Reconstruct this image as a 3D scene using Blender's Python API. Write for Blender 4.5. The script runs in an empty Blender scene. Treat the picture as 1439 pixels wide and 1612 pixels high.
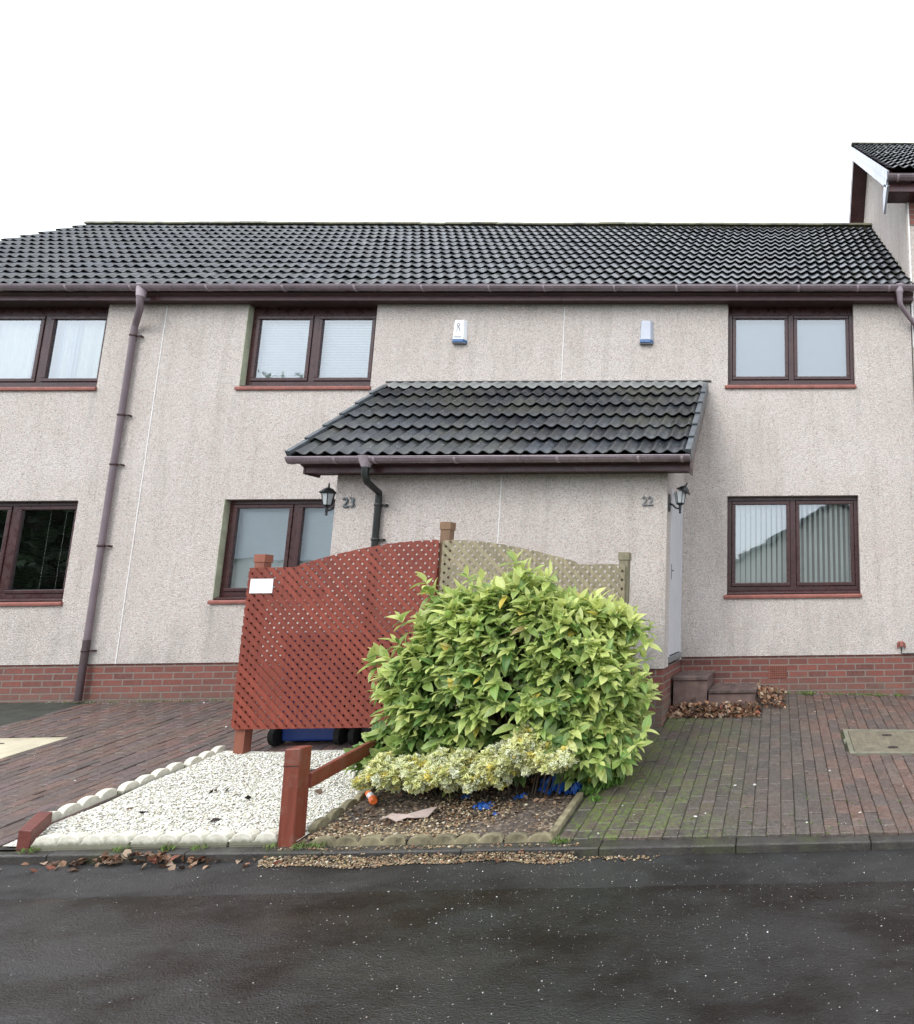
import bpy, bmesh, math, random
import numpy as np
from mathutils import Vector, Matrix
rng = np.random.default_rng(7)
random.seed(7)
R = math.radians
SC = bpy.context.scene
COL = SC.collection

# ------------------------------------------------------------ camera
cam_d = bpy.data.cameras.new('camera')
cam_d.sensor_fit = 'HORIZONTAL'
cam_d.sensor_width = 36
cam_d.lens = 36 * 1000 / 1439
cam_d.shift_x = (719.5 - 1247.97) / 1439
cam_d.clip_start = 0.05
cam_d.clip_end = 1500
cam = bpy.data.objects.new('camera', cam_d)
COL.objects.link(cam)
_p, _y, _r = R(8.5894), R(1.2767), R(-0.6098)
_fw = Vector((math.sin(_y) * math.cos(_p), math.cos(_y) * math.cos(_p), math.sin(_p)))
_rt = Vector((math.cos(_y), -math.sin(_y), 0))
_up = _rt.cross(_fw)
_r2 = _rt * math.cos(_r) + _up * math.sin(_r)
_u2 = -_rt * math.sin(_r) + _up * math.cos(_r)
cam.matrix_world = Matrix(((_r2.x, _u2.x, -_fw.x, 0), (_r2.y, _u2.y, -_fw.y, 0),
                           (_r2.z, _u2.z, -_fw.z, 1.6), (0, 0, 0, 1)))
SC.camera = cam

# ------------------------------------------------------------ world, sun, exposure
SUN_EL, SUN_ROT = R(42), R(205)
w = bpy.data.worlds.new('World')
SC.world = w
w.use_nodes = True
nt = w.node_tree
nt.nodes.clear()
N = nt.nodes.new
out = N('ShaderNodeOutputWorld'); bg = N('ShaderNodeBackground')
sky = N('ShaderNodeTexSky'); sky.sky_type = 'NISHITA'; sky.sun_disc = False
sky.sun_elevation = SUN_EL; sky.sun_rotation = SUN_ROT
tc = N('ShaderNodeTexCoord'); sp = N('ShaderNodeSeparateXYZ')
mr = N('ShaderNodeMapRange'); mr.inputs[1].default_value = 0.0; mr.inputs[2].default_value = 0.9
mr.inputs[3].default_value = 0.0; mr.inputs[4].default_value = 1.0
cr = N('ShaderNodeMix'); cr.data_type = 'RGBA'
cr.inputs[6].default_value = (8.9, 9.4, 10.2, 1); cr.inputs[7].default_value = (12.2, 12.8, 13.6, 1)
mx = N('ShaderNodeMix'); mx.data_type = 'RGBA'; mx.inputs[0].default_value = 0.88
L = nt.links.new
L(tc.outputs['Generated'], sp.inputs[0]); L(sp.outputs['Z'], mr.inputs[0]); L(mr.outputs[0], cr.inputs[0])
L(sky.outputs[0], mx.inputs[6]); L(cr.outputs[2], mx.inputs[7]); L(mx.outputs[2], bg.inputs[0])
bg.inputs[1].default_value = 0.1
L(bg.outputs[0], out.inputs[0])
sd = bpy.data.lights.new('sun', 'SUN'); sd.energy = 0.9; sd.angle = R(25); sd.color = (1, 0.97, 0.93)
sun = bpy.data.objects.new('sun', sd); COL.objects.link(sun)
_az = SUN_ROT
_dir = Vector((math.sin(_az) * math.cos(SUN_EL), math.cos(_az) * math.cos(SUN_EL), math.sin(SUN_EL)))
sun.rotation_euler = _dir.to_track_quat('Z', 'Y').to_euler()
sun.location = (0, -5, 12)
SC.view_settings.view_transform = 'Standard'
SC.view_settings.look = 'None'
SC.view_settings.exposure = 1.08
SC.view_settings.gamma = 1
SC.render.film_transparent = False
SC.cycles.max_bounces = 7
SC.cycles.transparent_max_bounces = 12

# ------------------------------------------------------------ material helpers
class NT:
    def __init__(s, name):
        s.m = bpy.data.materials.new(name); s.m.use_nodes = True
        s.t = s.m.node_tree; s.b = s.t.nodes['Principled BSDF']
        s.o = s.t.nodes['Material Output']
    def n(s, ty, ins=None, **kw):
        d = s.t.nodes.new(ty)
        for k, v in kw.items(): setattr(d, k, v)
        for k, v in (ins or {}).items():
            if isinstance(v, bpy.types.NodeSocket): s.t.links.new(v, d.inputs[k])
            else: d.inputs[k].default_value = v
        return d
    def l(s, a, b): s.t.links.new(a, b)
    def coord(s): return s.n('ShaderNodeTexCoord').outputs['Object']
    def noise(s, v, scale, det=3, rough=.55):
        return s.n('ShaderNodeTexNoise', {'Vector': v, 'Scale': scale, 'Detail': det, 'Roughness': rough}).outputs['Fac']
    def vor(s, v, scale, feat='F1', out='Distance'):
        return s.n('ShaderNodeTexVoronoi', {'Vector': v, 'Scale': scale}, feature=feat).outputs[out]
    def ramp(s, f, stops):
        d = s.n('ShaderNodeValToRGB', {'Fac': f}); e = d.color_ramp.elements
        while len(e) < len(stops): e.new(.5)
        for i, (p, c) in enumerate(stops):
            e[i].position = p
            e[i].color = (c, c, c, 1) if isinstance(c, (int, float)) else (*c, 1)
        return d.outputs['Color']
    def mix(s, f, a, b, mode='MIX'):
        d = s.n('ShaderNodeMix', data_type='RGBA', blend_type=mode)
        for i, v in ((0, f), (6, a), (7, b)):
            if isinstance(v, bpy.types.NodeSocket): s.l(v, d.inputs[i])
            else: d.inputs[i].default_value = v if i == 0 else ((*v, 1) if len(v) == 3 else v)
        return d.outputs[2]
    def math(s, op, a, b=0.0):
        d = s.n('ShaderNodeMath', operation=op)
        for i, v in ((0, a), (1, b)):
            if isinstance(v, bpy.types.NodeSocket): s.l(v, d.inputs[i])
            else: d.inputs[i].default_value = v
        return d.outputs[0]
    def bump(s, h, strength=.4, dist=.01):
        d = s.n('ShaderNodeBump', {'Height': h, 'Strength': strength, 'Distance': dist})
        s.l(d.outputs[0], s.b.inputs['Normal']); return d
    def scl(s, v, x, y, z):
        return s.n('ShaderNodeMapping', {'Vector': v, 'Scale': (x, y, z)}).outputs[0]
    def attr(s, name, out='Color'):
        return s.n('ShaderNodeAttribute', attribute_name=name).outputs[out]
    def col(s, c):
        if isinstance(c, bpy.types.NodeSocket): s.l(c, s.b.inputs['Base Color'])
        else: s.b.inputs['Base Color'].default_value = (*c, 1)
    def rough(s, r):
        if isinstance(r, bpy.types.NodeSocket): s.l(r, s.b.inputs['Roughness'])
        else: s.b.inputs['Roughness'].default_value = r

MAT = {}
def simple(name, c, rough=.6, var=.25, scale=8, bump=.0, bscale=60, spec=.5, tint=None):
    t = NT(name); v = t.coord()
    dark = tuple(x * (1 - var) for x in c); lite = tuple(min(1, x * (1 + var)) for x in (tint or c))
    n = t.noise(v, scale, 5, .65)
    t.col(t.ramp(n, [(.3, dark), (.7, lite)]))
    n2 = t.noise(v, scale * 2.3, 3)
    t.rough(t.ramp(n2, [(.3, max(0, rough - .1)), (.7, min(1, rough + .1))]))
    t.b.inputs['Specular IOR Level'].default_value = spec
    if bump: t.bump(t.noise(v, bscale, 3), bump, .004)
    MAT[name] = t.m
    return t.m

# roughcast wall: fine chips in a pinkish cream render, with rain streaks
t = NT('roughcast'); v = t.coord()
cells = t.n('ShaderNodeTexVoronoi', {'Vector': v, 'Scale': 132.0, 'Randomness': 1.0})
chip = t.n('ShaderNodeSeparateColor', {'Color': cells.outputs['Color']})
c = t.ramp(chip.outputs[0], [(0.0, (.37, .318, .295)), (.12, (.555, .503, .467)), (.40, (.69, .642, .603)), (.8, (.78, .742, .703)), (1.0, (.84, .81, .775))])
c2 = t.ramp(chip.outputs[1], [(.0, (1, .86, .82)), (.35, (1, .975, .96)), (1, (.96, .985, 1))])
c = t.mix(1.0, c, c2, 'MULTIPLY')
big = t.noise(v, .9, 5, .6)
c = t.mix(1.0, c, t.ramp(big, [(.3, (.90, .875, .85)), (.7, (1.0, 1.0, 1.0))]), 'MULTIPLY')
streak = t.noise(t.scl(v, 5.5, 5.5, .5), 1.0, 5, .65)
c = t.mix(1.0, c, t.ramp(streak, [(.28, (.85, .845, .83)), (.5, (1, 1, 1))]), 'MULTIPLY')
sep = t.n('ShaderNodeSeparateXYZ', {'Vector': t.n('ShaderNodeNewGeometry').outputs['Position']})
low = t.n('ShaderNodeMapRange', {0: sep.outputs['Z'], 1: 1.0, 2: 1.75, 3: .55, 4: 0.0}).outputs[0]
patch = t.math('MULTIPLY', low, t.ramp(t.noise(t.scl(v, 4, 4, 1.6), 1.0, 5, .7), [(.42, 0.0), (.66, 1.0)]))
c = t.mix(patch, c, (.36, .35, .32))
gpos = t.n('ShaderNodeNewGeometry').outputs['Position']
sp2 = t.n('ShaderNodeSeparateXYZ', {'Vector': gpos}); stn = t.ramp(t.noise(t.scl(v, 14, 14, 2.0), 1.0, 5, .7), [(.38, 0.0), (.62, 1.0)])
for xs_, zt_, ln_, wd_, am_ in ((-8.74, 1.70, .75, .07, .6), (-6.93, 1.70, .7, .08, .6), (-5.27, 4.42, .9, .06, .4), (-6.95, 4.42, .8, .06, .4), (-.68, 1.70, .5, .05, .35), (1.03, 1.70, .6, .06, .4), (1.03, 4.42, .8, .06, .35), (-8.72, 4.42, .8, .06, .45), (-5.15, 3.0, .9, .12, .35), (-.80, 3.0, 1.2, .12, .25)):
    ddx = t.math('DIVIDE', t.math('SUBTRACT', sp2.outputs[0], xs_), wd_)
    gx = t.math('POWER', 2.718, t.math('MULTIPLY', t.math('MULTIPLY', ddx, ddx), -1.0))
    gz = t.n('ShaderNodeMapRange', {0: sp2.outputs[2], 1: zt_ - ln_, 2: zt_, 3: 0.0, 4: 1.0}).outputs[0]
    bel = t.math('LESS_THAN', sp2.outputs[2], zt_)
    m_ = t.math('MULTIPLY', t.math('MULTIPLY', gx, gz), t.math('MULTIPLY', t.math('MULTIPLY', bel, stn), am_))
    c = t.mix(m_, c, (.27, .27, .245))
t.col(c); t.rough(.92)
t.b.inputs['Specular IOR Level'].default_value = .25
hh = t.math('ADD', t.math('MULTIPLY', cells.outputs['Distance'], -1.0), t.math('MULTIPLY', t.noise(v, 160, 2), .6))
t.bump(hh, .9, .012)
MAT['roughcast'] = t.m

def brickmat(name, wx, hy, cols, mortar, msize, plan=False):
    t = NT(name); v = t.n('ShaderNodeNewGeometry').outputs['Position']
    s = t.n('ShaderNodeSeparateXYZ', {'Vector': v})
    u = t.math('ADD', s.outputs[0], s.outputs[1])
    cv = t.n('ShaderNodeCombineXYZ', {0: u, 1: s.outputs[2]}).outputs[0]
    wob = t.n('ShaderNodeVectorMath', {0: cv, 1: (0, .012, 0)}, operation='ADD').outputs[0]
    b = t.n('ShaderNodeTexBrick', {'Vector': wob, 'Color1': (0, 0, 0, 1), 'Color2': (1, 1, 1, 1), 'Mortar': (.5, .5, .5, 1),
            'Scale': 1.0, 'Mortar Size': msize, 'Mortar Smooth': .15, 'Bias': 0.0, 'Brick Width': wx, 'Row Height': hy})
    b.offset = .5
    base = t.ramp(b.outputs['Color'], cols)
    base = t.mix(t.ramp(t.noise(v, 22, 5, .7), [(.35, 0.0), (.75, .7)]), base, (.23, .09, .068))
    base = t.mix(t.ramp(t.noise(v, 6, 4, .7), [(.5, 0.0), (.8, .7)]), base, (.11, .065, .06))
    mo = t.mix(t.noise(v, 9, 4), mortar, tuple(x * .55 for x in mortar))
    cc = t.mix(b.outputs['Fac'], base, mo)
    zz = t.n('ShaderNodeMapRange', {0: s.outputs[2], 1: .55, 2: .78, 3: .75, 4: 0.0}).outputs[0]
    cc = t.mix(t.math('MULTIPLY', zz, t.ramp(t.noise(v, 7, 5, .7), [(.35, 0.0), (.6, 1.0)])), cc, (.12, .11, .085))
    t.col(cc); t.rough(.75)
    h = t.math('ADD', t.math('MULTIPLY', b.outputs['Fac'], -1.0), t.math('MULTIPLY', t.noise(v, 130, 3), .3))
    t.bump(h, .8, .006)
    MAT[name] = t.m
brickmat('brick', .235, .077, [(0, (.080, .028, .023)), (.3, (.145, .042, .031)), (.6, (.19, .056, .041)), (1, (.11, .037, .031))], (.24, .195, .165), .0085)

# mixed material for concrete roof tiles: colour attribute per tile, wet sheen
def tilemat(name, moss):
    t = NT(name); v = t.coord(); a = t.attr('col')
    c = t.mix(1.0, a, t.ramp(t.noise(v, 14, 5, .7), [(.3, (.62, .62, .62)), (.7, (1.25, 1.25, 1.25))]), 'MULTIPLY')
    c = t.mix(t.ramp(t.noise(v, 1.6, 5, .75), [(.46, 0.0), (.74, moss)]), c, (.085, .083, .055))
    sp = t.vor(v, 11)
    c = t.mix(t.ramp(sp, [(.05, .75), (.085, 0.0)]), c, (.34, .36, .33))
    t.col(c)
    t.rough(t.ramp(t.noise(v, 5, 4), [(.3, .20), (.7, .38)]))
    t.b.inputs['Specular IOR Level'].default_value = .55
    t.bump(t.noise(v, 190, 3), .35, .004)
    MAT[name] = t.m
tilemat('roof_tile', .35); tilemat('porch_tile', .75)
simple('ridge_tile', (.085, .085, .066), .8, .45, 7, .5, 90, tint=(.15, .14, .085))
simple('lead', (.205, .215, .21), .42, .3, 6, .35, 30)
simple('verge_grey', (.085, .095, .105), .4, .3, 9)
simple('maroon_plastic', (.062, .022, .024), .34, .35, 3, .15, 12, .5)
simple('frame_brown', (.046, .0165, .0165), .3, .22, 5, .1, 20, .5)
simple('soffit_brown', (.060, .032, .030), .6, .3, 4)
simple('gutter_plastic', (.165, .12, .135), .26, .25, 2.5, .12, 18, .9, tint=(.205, .16, .18))
simple('bracket_plastic', (.34, .28, .31), .38, .2, 9)
simple('pipe_mauve', (.175, .135, .150), .4, .2, 2.5, .12, 16, .5)
simple('pipe_low', (.065, .042, .045), .5, .3, 3)
simple('pipe_black', (.014, .016, .014), .35, .3, 4)
simple('terracotta', (.25, .088, .068), .7, .25, 9, .3, 90)
simple('vent_clay', (.21, .066, .042), .75, .2, 9)
simple('white_render', (.66, .66, .65), .7, .1, 5)
simple('joint_white', (.80, .79, .77), .6, .06, 5)
simple('door_grey', (.52, .52, .545), .4, .06, 1.5)
simple('mist_white', (.83, .84, .84), .5, .04, 4)
simple('cladding_white', (.47, .49, .56), .35, .1, 3)
simple('black_metal', (.012, .014, .016), .35, .3, 12, .3, 60)
simple('alarm_grey', (.43, .46, .53), .4, .06, 6)
simple('alarm_white', (.82, .84, .85), .35, .04, 6)
simple('alarm_blue', (.035, .115, .28), .3, .3, 25)
simple('ink_grey', (.22, .22, .25), .6, .2, 30)
simple('digit_metal', (.20, .205, .21), .35, .2, 20)
simple('digit_dark', (.115, .14, .15), .4, .2, 20)
simple('green_render', (.40, .42, .30), .9, .25, 6, .5, 120)
simple('blind_white', (.90, .93, .94), .7, .04, 3)
simple('blind_vertical', (.88, .91, .86), .75, .05, 3)
simple('blind_grey', (.42, .47, .50), .75, .05, 3)
simple('blind_dark', (.030, .026, .024), .5, .2, 3)
simple('curtain', (.74, .74, .66), .85, .08, 2.5)
simple('curtain_lilac', (.56, .61, .70), .85, .08, 2.5)
simple('room', (.34, .33, .31), .9, .1, 2)
simple('concrete_step', (.070, .045, .041), .72, .5, 7, .7, 90, tint=(.115, .078, .068))
simple('step_side', (.13, .085, .074), .8, .4, 8, .6, 90)
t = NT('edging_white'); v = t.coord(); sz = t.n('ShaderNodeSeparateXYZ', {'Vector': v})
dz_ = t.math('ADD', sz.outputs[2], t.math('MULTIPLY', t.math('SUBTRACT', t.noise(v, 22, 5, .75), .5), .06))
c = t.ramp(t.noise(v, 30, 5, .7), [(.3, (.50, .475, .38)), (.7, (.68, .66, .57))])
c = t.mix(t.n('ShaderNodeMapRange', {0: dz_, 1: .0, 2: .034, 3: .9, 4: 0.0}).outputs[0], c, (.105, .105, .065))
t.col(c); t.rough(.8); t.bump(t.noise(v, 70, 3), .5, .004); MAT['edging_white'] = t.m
simple('edging_moss', (.105, .092, .052), .9, .5, 9, .7, 60, tint=(.19, .165, .10))
t = NT('kerb_wet'); v = t.coord()
c = t.ramp(t.noise(v, 6, 6, .75), [(.3, (.022, .019, .016)), (.55, (.045, .041, .037)), (.75, (.085, .082, .078))])
c = t.mix(t.ramp(t.noise(v, 3, 5, .7), [(.5, 0.0), (.66, .7)]), c, (.040, .045, .014))
t.col(c); t.rough(t.ramp(t.noise(v, 5, 4), [(.4, .25), (.65, .65)])); t.bump(t.noise(v, 60, 4, .7), .8, .006); MAT['kerb_wet'] = t.m
simple('cover_metal', (.155, .135, .10), .5, .35, 9, .4, 70, tint=(.20, .18, .125))
t = NT('cover_metal'); v = t.coord()
ck = t.n('ShaderNodeTexWave', {'Vector': v, 'Scale': 7.0, 'Distortion': .6}); ck2 = t.n('ShaderNodeTexWave', {'Vector': v, 'Scale': 7.0, 'Distortion': .6}, bands_direction='Y')
pat = t.math('MULTIPLY', ck.outputs['Fac'], ck2.outputs['Fac'])
t.col(t.mix(t.ramp(t.noise(v, 9, 5, .7), [(.35, 0.0), (.7, 1.0)]), (.115, .10, .075), (.205, .18, .12))); t.rough(.5); t.bump(pat, .9, .008); MAT['cover_metal'] = t.m
simple('cover_rim', (.165, .16, .115), .55, .3, 10, .3, 70)
simple('cover_concrete', (.47, .42, .305), .85, .22, 4, .5, 80)
simple('dark_hole', (.03, .022, .018), .9, .3, 9)
simple('stem_brown', (.055, .04, .025), .85, .3, 18)
simple('bin_blue', (.010, .045, .23), .38, .1, 5)
simple('bin_blue_dark', (.02, .022, .11), .4, .1, 5)
simple('bin_dark', (.028, .02, .035), .4, .2, 5)
simple('rubber', (.012, .012, .012), .8, .2, 9)
simple('sheet_blue', (.010, .075, .31), .4, .3, 12, .4, 40)
simple('card', (.34, .27, .235), .8, .2, 9, .3, 60)
simple('orange_plastic', (.85, .17, .035), .45, .12, 12)
simple('white_plastic', (.75, .77, .80), .4, .1, 12)
simple('paper', (.86, .87, .91), .6, .02, 3)
simple('asphalt_old', (.022, .024, .021), .7, .35, 6, .9, 120, tint=(.034, .038, .026))
simple('grass_far', (.05, .085, .03), .9, .4, 3, .5, 30)
simple('pavement_far', (.14, .14, .14), .7, .2, 3)
simple('bark', (.06, .048, .036), .9, .3, 8, .6, 30)
simple('core_dark', (.032, .024, .017), .95, .45, 9, .8, 60)
simple('pale_far_wall', (.66, .63, .58), .9, .1, 2)
simple('roof_far', (.095, .10, .105), .6, .2, 5)
simple('roof_far_light', (.24, .26, .28), .6, .15, 5)

def woodmat(name, c, c2, gsc=(18, 18, 1.2), rough=.6, wear=None):
    t = NT(name); v = t.coord()
    g = t.noise(t.scl(v, *gsc), 3.0, 5, .65)
    cc = t.ramp(g, [(.3, c), (.7, c2)])
    if wear:
        cc = t.mix(t.ramp(t.noise(v, 9, 5, .7), [(.5, 0.0), (.78, .8)]), cc, wear)
    isl = t.n('ShaderNodeNewGeometry').outputs['Random Per Island']
    cc = t.mix(1.0, cc, t.ramp(isl, [(0, (.84, .84, .86)), (.5, (1, 1, 1)), (1, (1.13, 1.12, 1.1))]), 'MULTIPLY')
    t.col(cc); t.rough(rough)
    t.bump(g, .35, .003)
    MAT[name] = t.m
woodmat('wood_red', (.150, .027, .015), (.240, .048, .027), rough=.55)
woodmat('wood_red_post', (.135, .030, .016), (.215, .050, .028), wear=(.22, .12, .09), rough=.5)
woodmat('wood_orange_post', (.20, .062, .038), (.27, .095, .055), rough=.6)
woodmat('wood_brown_post', (.15, .082, .046), (.22, .135, .078), rough=.7)
woodmat('wood_grey', (.175, .145, .090), (.33, .28, .19), rough=.75, wear=(.17, .17, .095))
woodmat('wood_grey_post', (.15, .135, .085), (.25, .22, .15), rough=.8, wear=(.12, .12, .07))
woodmat('wood_block', (.10, .022, .017), (.17, .045, .03), (3, 14, 14), rough=.5)

# attribute-coloured materials
def attrmat(name, rough=.6, spec=.4, trans=0., nscale=60, amp=.25, bump=0.):
    t = NT(name); a = t.attr('col'); v = t.coord()
    c = t.mix(1.0, a, t.ramp(t.noise(v, nscale, 4, .65), [(.3, (1 - amp,) * 3), (.7, (1 + amp,) * 3)]), 'MULTIPLY')
    t.col(c); t.rough(rough); t.b.inputs['Specular IOR Level'].default_value = spec
    if bump: t.bump(t.noise(v, nscale * 2, 3), bump, .003)
    if trans:
        tr = t.n('ShaderNodeBsdfTranslucent'); t.l(c, tr.inputs[0])
        ms = t.n('ShaderNodeMixShader', {0: trans}); t.l(t.b.outputs[0], ms.inputs[1]); t.l(tr.outputs[0], ms.inputs[2])
        t.l(ms.outputs[0], t.o.inputs['Surface'])
    MAT[name] = t.m
attrmat('stone_white', .7, .3); attrmat('stone_brown', .5, .5); attrmat('dead_leaf', .6, .4, .15)
attrmat('weed_leaf', .6, .4, .3)

# laurel leaf: 'lc' = (margin 0..1, along 0..1, random), 'col' per leaf tint
t = NT('laurel_leaf'); a = t.attr('col'); lc = t.n('ShaderNodeSeparateXYZ', {'Vector': t.attr('lc', 'Vector')})
v = t.coord()
spots = t.ramp(t.noise(v, 75, 4, .7), [(.42, 0.0), (.58, 1.0)])
vein = t.math('POWER', t.math('SUBTRACT', 1.0, lc.outputs[0]), 5.0)
f = t.math('MULTIPLY', spots, t.math('MULTIPLY', lc.outputs[2], .62))
f = t.math('MAXIMUM', f, t.math('MULTIPLY', vein, .3))
c = t.mix(f, a, (.64, .66, .22))
c = t.mix(t.math('MULTIPLY', t.math('POWER', lc.outputs[0], 3.0), t.math('MULTIPLY', lc.outputs[2], .55)), c, (.70, .72, .34))
t.col(c); t.rough(.36); t.b.inputs['Specular IOR Level'].default_value = .45
tr = t.n('ShaderNodeBsdfTranslucent'); t.l(c, tr.inputs[0])
ms = t.n('ShaderNodeMixShader', {0: .42}); t.l(t.b.outputs[0], ms.inputs[1]); t.l(tr.outputs[0], ms.inputs[2])
t.l(ms.outputs[0], t.o.inputs['Surface'])
MAT['laurel_leaf'] = t.m
t = NT('euonymus_leaf'); a = t.attr('col'); lc = t.n('ShaderNodeSeparateXYZ', {'Vector': t.attr('lc', 'Vector')})
c = t.mix(t.ramp(lc.outputs[0], [(.12, 0.0), (.55, 1.0)]), (.24, .32, .12), a)
t.col(c); t.rough(.45)
tr = t.n('ShaderNodeBsdfTranslucent'); t.l(c, tr.inputs[0])
ms = t.n('ShaderNodeMixShader', {0: .25}); t.l(t.b.outputs[0], ms.inputs[1]); t.l(tr.outputs[0], ms.inputs[2])
t.l(ms.outputs[0], t.o.inputs['Surface'])
MAT['euonymus_leaf'] = t.m

# block paving
t = NT('paving'); a = t.attr('col'); v = t.n('ShaderNodeNewGeometry').outputs['Position']
c = t.mix(1.0, a, t.ramp(t.noise(v, 30, 5, .7), [(.3, (.55, .55, .57)), (.7, (1.3, 1.3, 1.28))]), 'MULTIPLY')
c = t.mix(t.ramp(t.noise(v, 60, 3, .8), [(.52, 0.0), (.62, .45)]), c, (.16, .145, .13))
c = t.mix(t.ramp(t.noise(v, 3.2, 5, .7), [(.46, 0.0), (.72, .6)]), c, (.060, .056, .052))
s = t.n('ShaderNodeSeparateXYZ', {'Vector': v})
mx_ = t.n('ShaderNodeMapRange', {0: s.outputs[0], 1: -.1, 2: -1.1, 3: 0.0, 4: 1.0}).outputs[0]
mx2 = t.n('ShaderNodeMapRange', {0: s.outputs[0], 1: -3.0, 2: -1.9, 3: 0.0, 4: 1.0}).outputs[0]
mo = t.math('MULTIPLY', t.math('MULTIPLY', mx_, mx2), t.math('MULTIPLY', t.ramp(t.noise(v, 4, 3, .6), [(.41, 0.0), (.56, 1.0)]), t.ramp(t.noise(v, 34, 5, .8), [(.47, 0.0), (.56, .95)])))
c = t.mix(mo, c, (.095, .14, .02))
c = t.mix(t.ramp(t.vor(v, 16), [(.045, .8), (.075, 0.0)]), c, (.30, .28, .27))
c = t.mix(t.ramp(t.vor(v, 70), [(.10, .75), (.17, 0.0)]), c, (.20, .185, .165))
c = t.mix(t.ramp(t.noise(v, 45, 4, .8), [(.55, 0.0), (.66, .65)]), c, (.040, .036, .032))
t.col(c)
t.rough(t.ramp(t.noise(v, 4, 4, .6), [(.35, .34), (.7, .68)]))
t.b.inputs['Specular IOR Level'].default_value = .45
t.bump(t.noise(v, 110, 4, .7), .55, .005)
MAT['paving'] = t.m
t = NT('paving_joint'); v = t.n('ShaderNodeNewGeometry').outputs['Position']
t.col(t.mix(t.ramp(t.noise(v, 5, 6, .75), [(.45, 0.0), (.6, 1.0)]), (.030, .025, .022), (.050, .066, .018)))
t.rough(.95); t.bump(t.noise(v, 90, 3), .8, .006)
MAT['paving_joint'] = t.m

# wet road
t = NT('road_wet'); v = t.n('ShaderNodeNewGeometry').outputs['Position']
s = t.n('ShaderNodeSeparateXYZ', {'Vector': v})
agg = t.vor(v, 115); n1 = t.noise(v, 230, 3, .6)
patch = t.noise(t.scl(v, .75, 1.1, 1), 1.5, 6, .66)
base = t.ramp(n1, [(.3, (.006, .006, .006)), (.7, (.020, .0195, .019))])
base = t.mix(t.ramp(patch, [(.45, 0.0), (.58, .8)]), base, (.011, .008, .0065))
seamy = t.math('ADD', s.outputs[1], t.math('MULTIPLY', t.math('SUBTRACT', t.noise(t.scl(v, 1.1, 0, 0), 2.0, 5, .7), .5), .07))
strip = t.math('GREATER_THAN', seamy, 4.015)
base = t.mix(t.math('MULTIPLY', strip, .55), base, (.026, .0255, .025))
seam = t.math('LESS_THAN', t.math('ABSOLUTE', t.math('SUBTRACT', seamy, 4.015)), .009)
base = t.mix(t.math('MULTIPLY', seam, t.ramp(t.noise(v, 9, 4), [(.4, .1), (.6, .85)])), base, (.010, .010, .010))
spk = t.n('ShaderNodeTexVoronoi', {'Vector': v, 'Scale': 42.0})
sc_ = t.n('ShaderNodeSeparateColor', {'Color': spk.outputs['Color']})
isp = t.math('MULTIPLY', t.math('LESS_THAN', spk.outputs['Distance'], .15), t.math('GREATER_THAN', sc_.outputs[0], .945))
base = t.mix(isp, base, (.22, .21, .20))
t.col(base)
rg = t.ramp(t.noise(t.scl(v, .6, 1.5, 1), 1.5, 6, .68), [(.38, .06), (.5, .20), (.64, .40)])
rg = t.mix(t.math('MULTIPLY', strip, .7), rg, (.6, .6, .6))
t.rough(rg)
base = None
spl = t.ramp(patch, [(.42, .62), (.60, .18)]); t.l(spl, t.b.inputs['Specular IOR Level'])
h = t.math('ADD', t.math('MULTIPLY', agg, .9), t.math('MULTIPLY', n1, .5))
h = t.math('ADD', h, t.math('MULTIPLY', t.noise(t.scl(v, 1, 1.8, 1), 26, 4, .7), 1.1))
h = t.math('ADD', h, t.math('MULTIPLY', strip, 1.2))
t.bump(h, .6, .006)
MAT['road_wet'] = t.m

t = NT('planter_soil'); v = t.coord()
vo = t.n('ShaderNodeTexVoronoi', {'Vector': v, 'Scale': 55.0})
se = t.n('ShaderNodeSeparateColor', {'Color': vo.outputs['Color']})
c = t.ramp(se.outputs[0], [(0, (.03, .022, .016)), (.55, (.065, .046, .032)), (.8, (.15, .10, .06)), (1, (.30, .25, .19))])
t.col(t.mix(t.ramp(t.noise(v, 4, 4), [(.4, 0.0), (.65, .8)]), c, (.075, .06, .052))); t.rough(.8)
t.bump(t.math('MULTIPLY', vo.outputs['Distance'], -1.0), .9, .01)
MAT['planter_soil'] = t.m
t = NT('gravel_bed'); v = t.coord()
vo = t.n('ShaderNodeTexVoronoi', {'Vector': v, 'Scale': 50.0})
se = t.n('ShaderNodeSeparateColor', {'Color': vo.outputs['Color']})
t.col(t.ramp(se.outputs[0], [(0, (.42, .40, .33)), (.4, (.56, .54, .46)), (1, (.72, .71, .65))])); t.rough(.85)
t.bump(t.math('MULTIPLY', vo.outputs['Distance'], -1.0), .9, .012)
MAT['gravel_bed'] = t.m

# window glass: see-through with a double-glazing reflection
t = NT('glass'); v = t.coord()
for x in list(t.t.nodes):
    if x.type == 'BSDF_PRINCIPLED': t.t.nodes.remove(x)
fr = t.n('ShaderNodeFresnel', {'IOR': 1.52})
fac = t.n('ShaderNodeMath', {0: fr.outputs[0], 1: 5.4}, operation='MULTIPLY', use_clamp=True).outputs[0]
trn = t.n('ShaderNodeBsdfTransparent', {'Color': (.92, .97, .97, 1)})
bp = t.n('ShaderNodeBump', {'Height': t.noise(v, 2.2, 2), 'Strength': .12, 'Distance': .02})
gl = t.n('ShaderNodeBsdfGlossy', {'Color': (.92, .97, 1, 1), 'Roughness': .02, 'Normal': bp.outputs[0]})
ms = t.n('ShaderNodeMixShader', {0: fac}); t.l(trn.outputs[0], ms.inputs[1]); t.l(gl.outputs[0], ms.inputs[2])
t.l(ms.outputs[0], t.o.inputs['Surface'])
MAT['glass'] = t.m
t = NT('lamp_glass')
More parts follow.
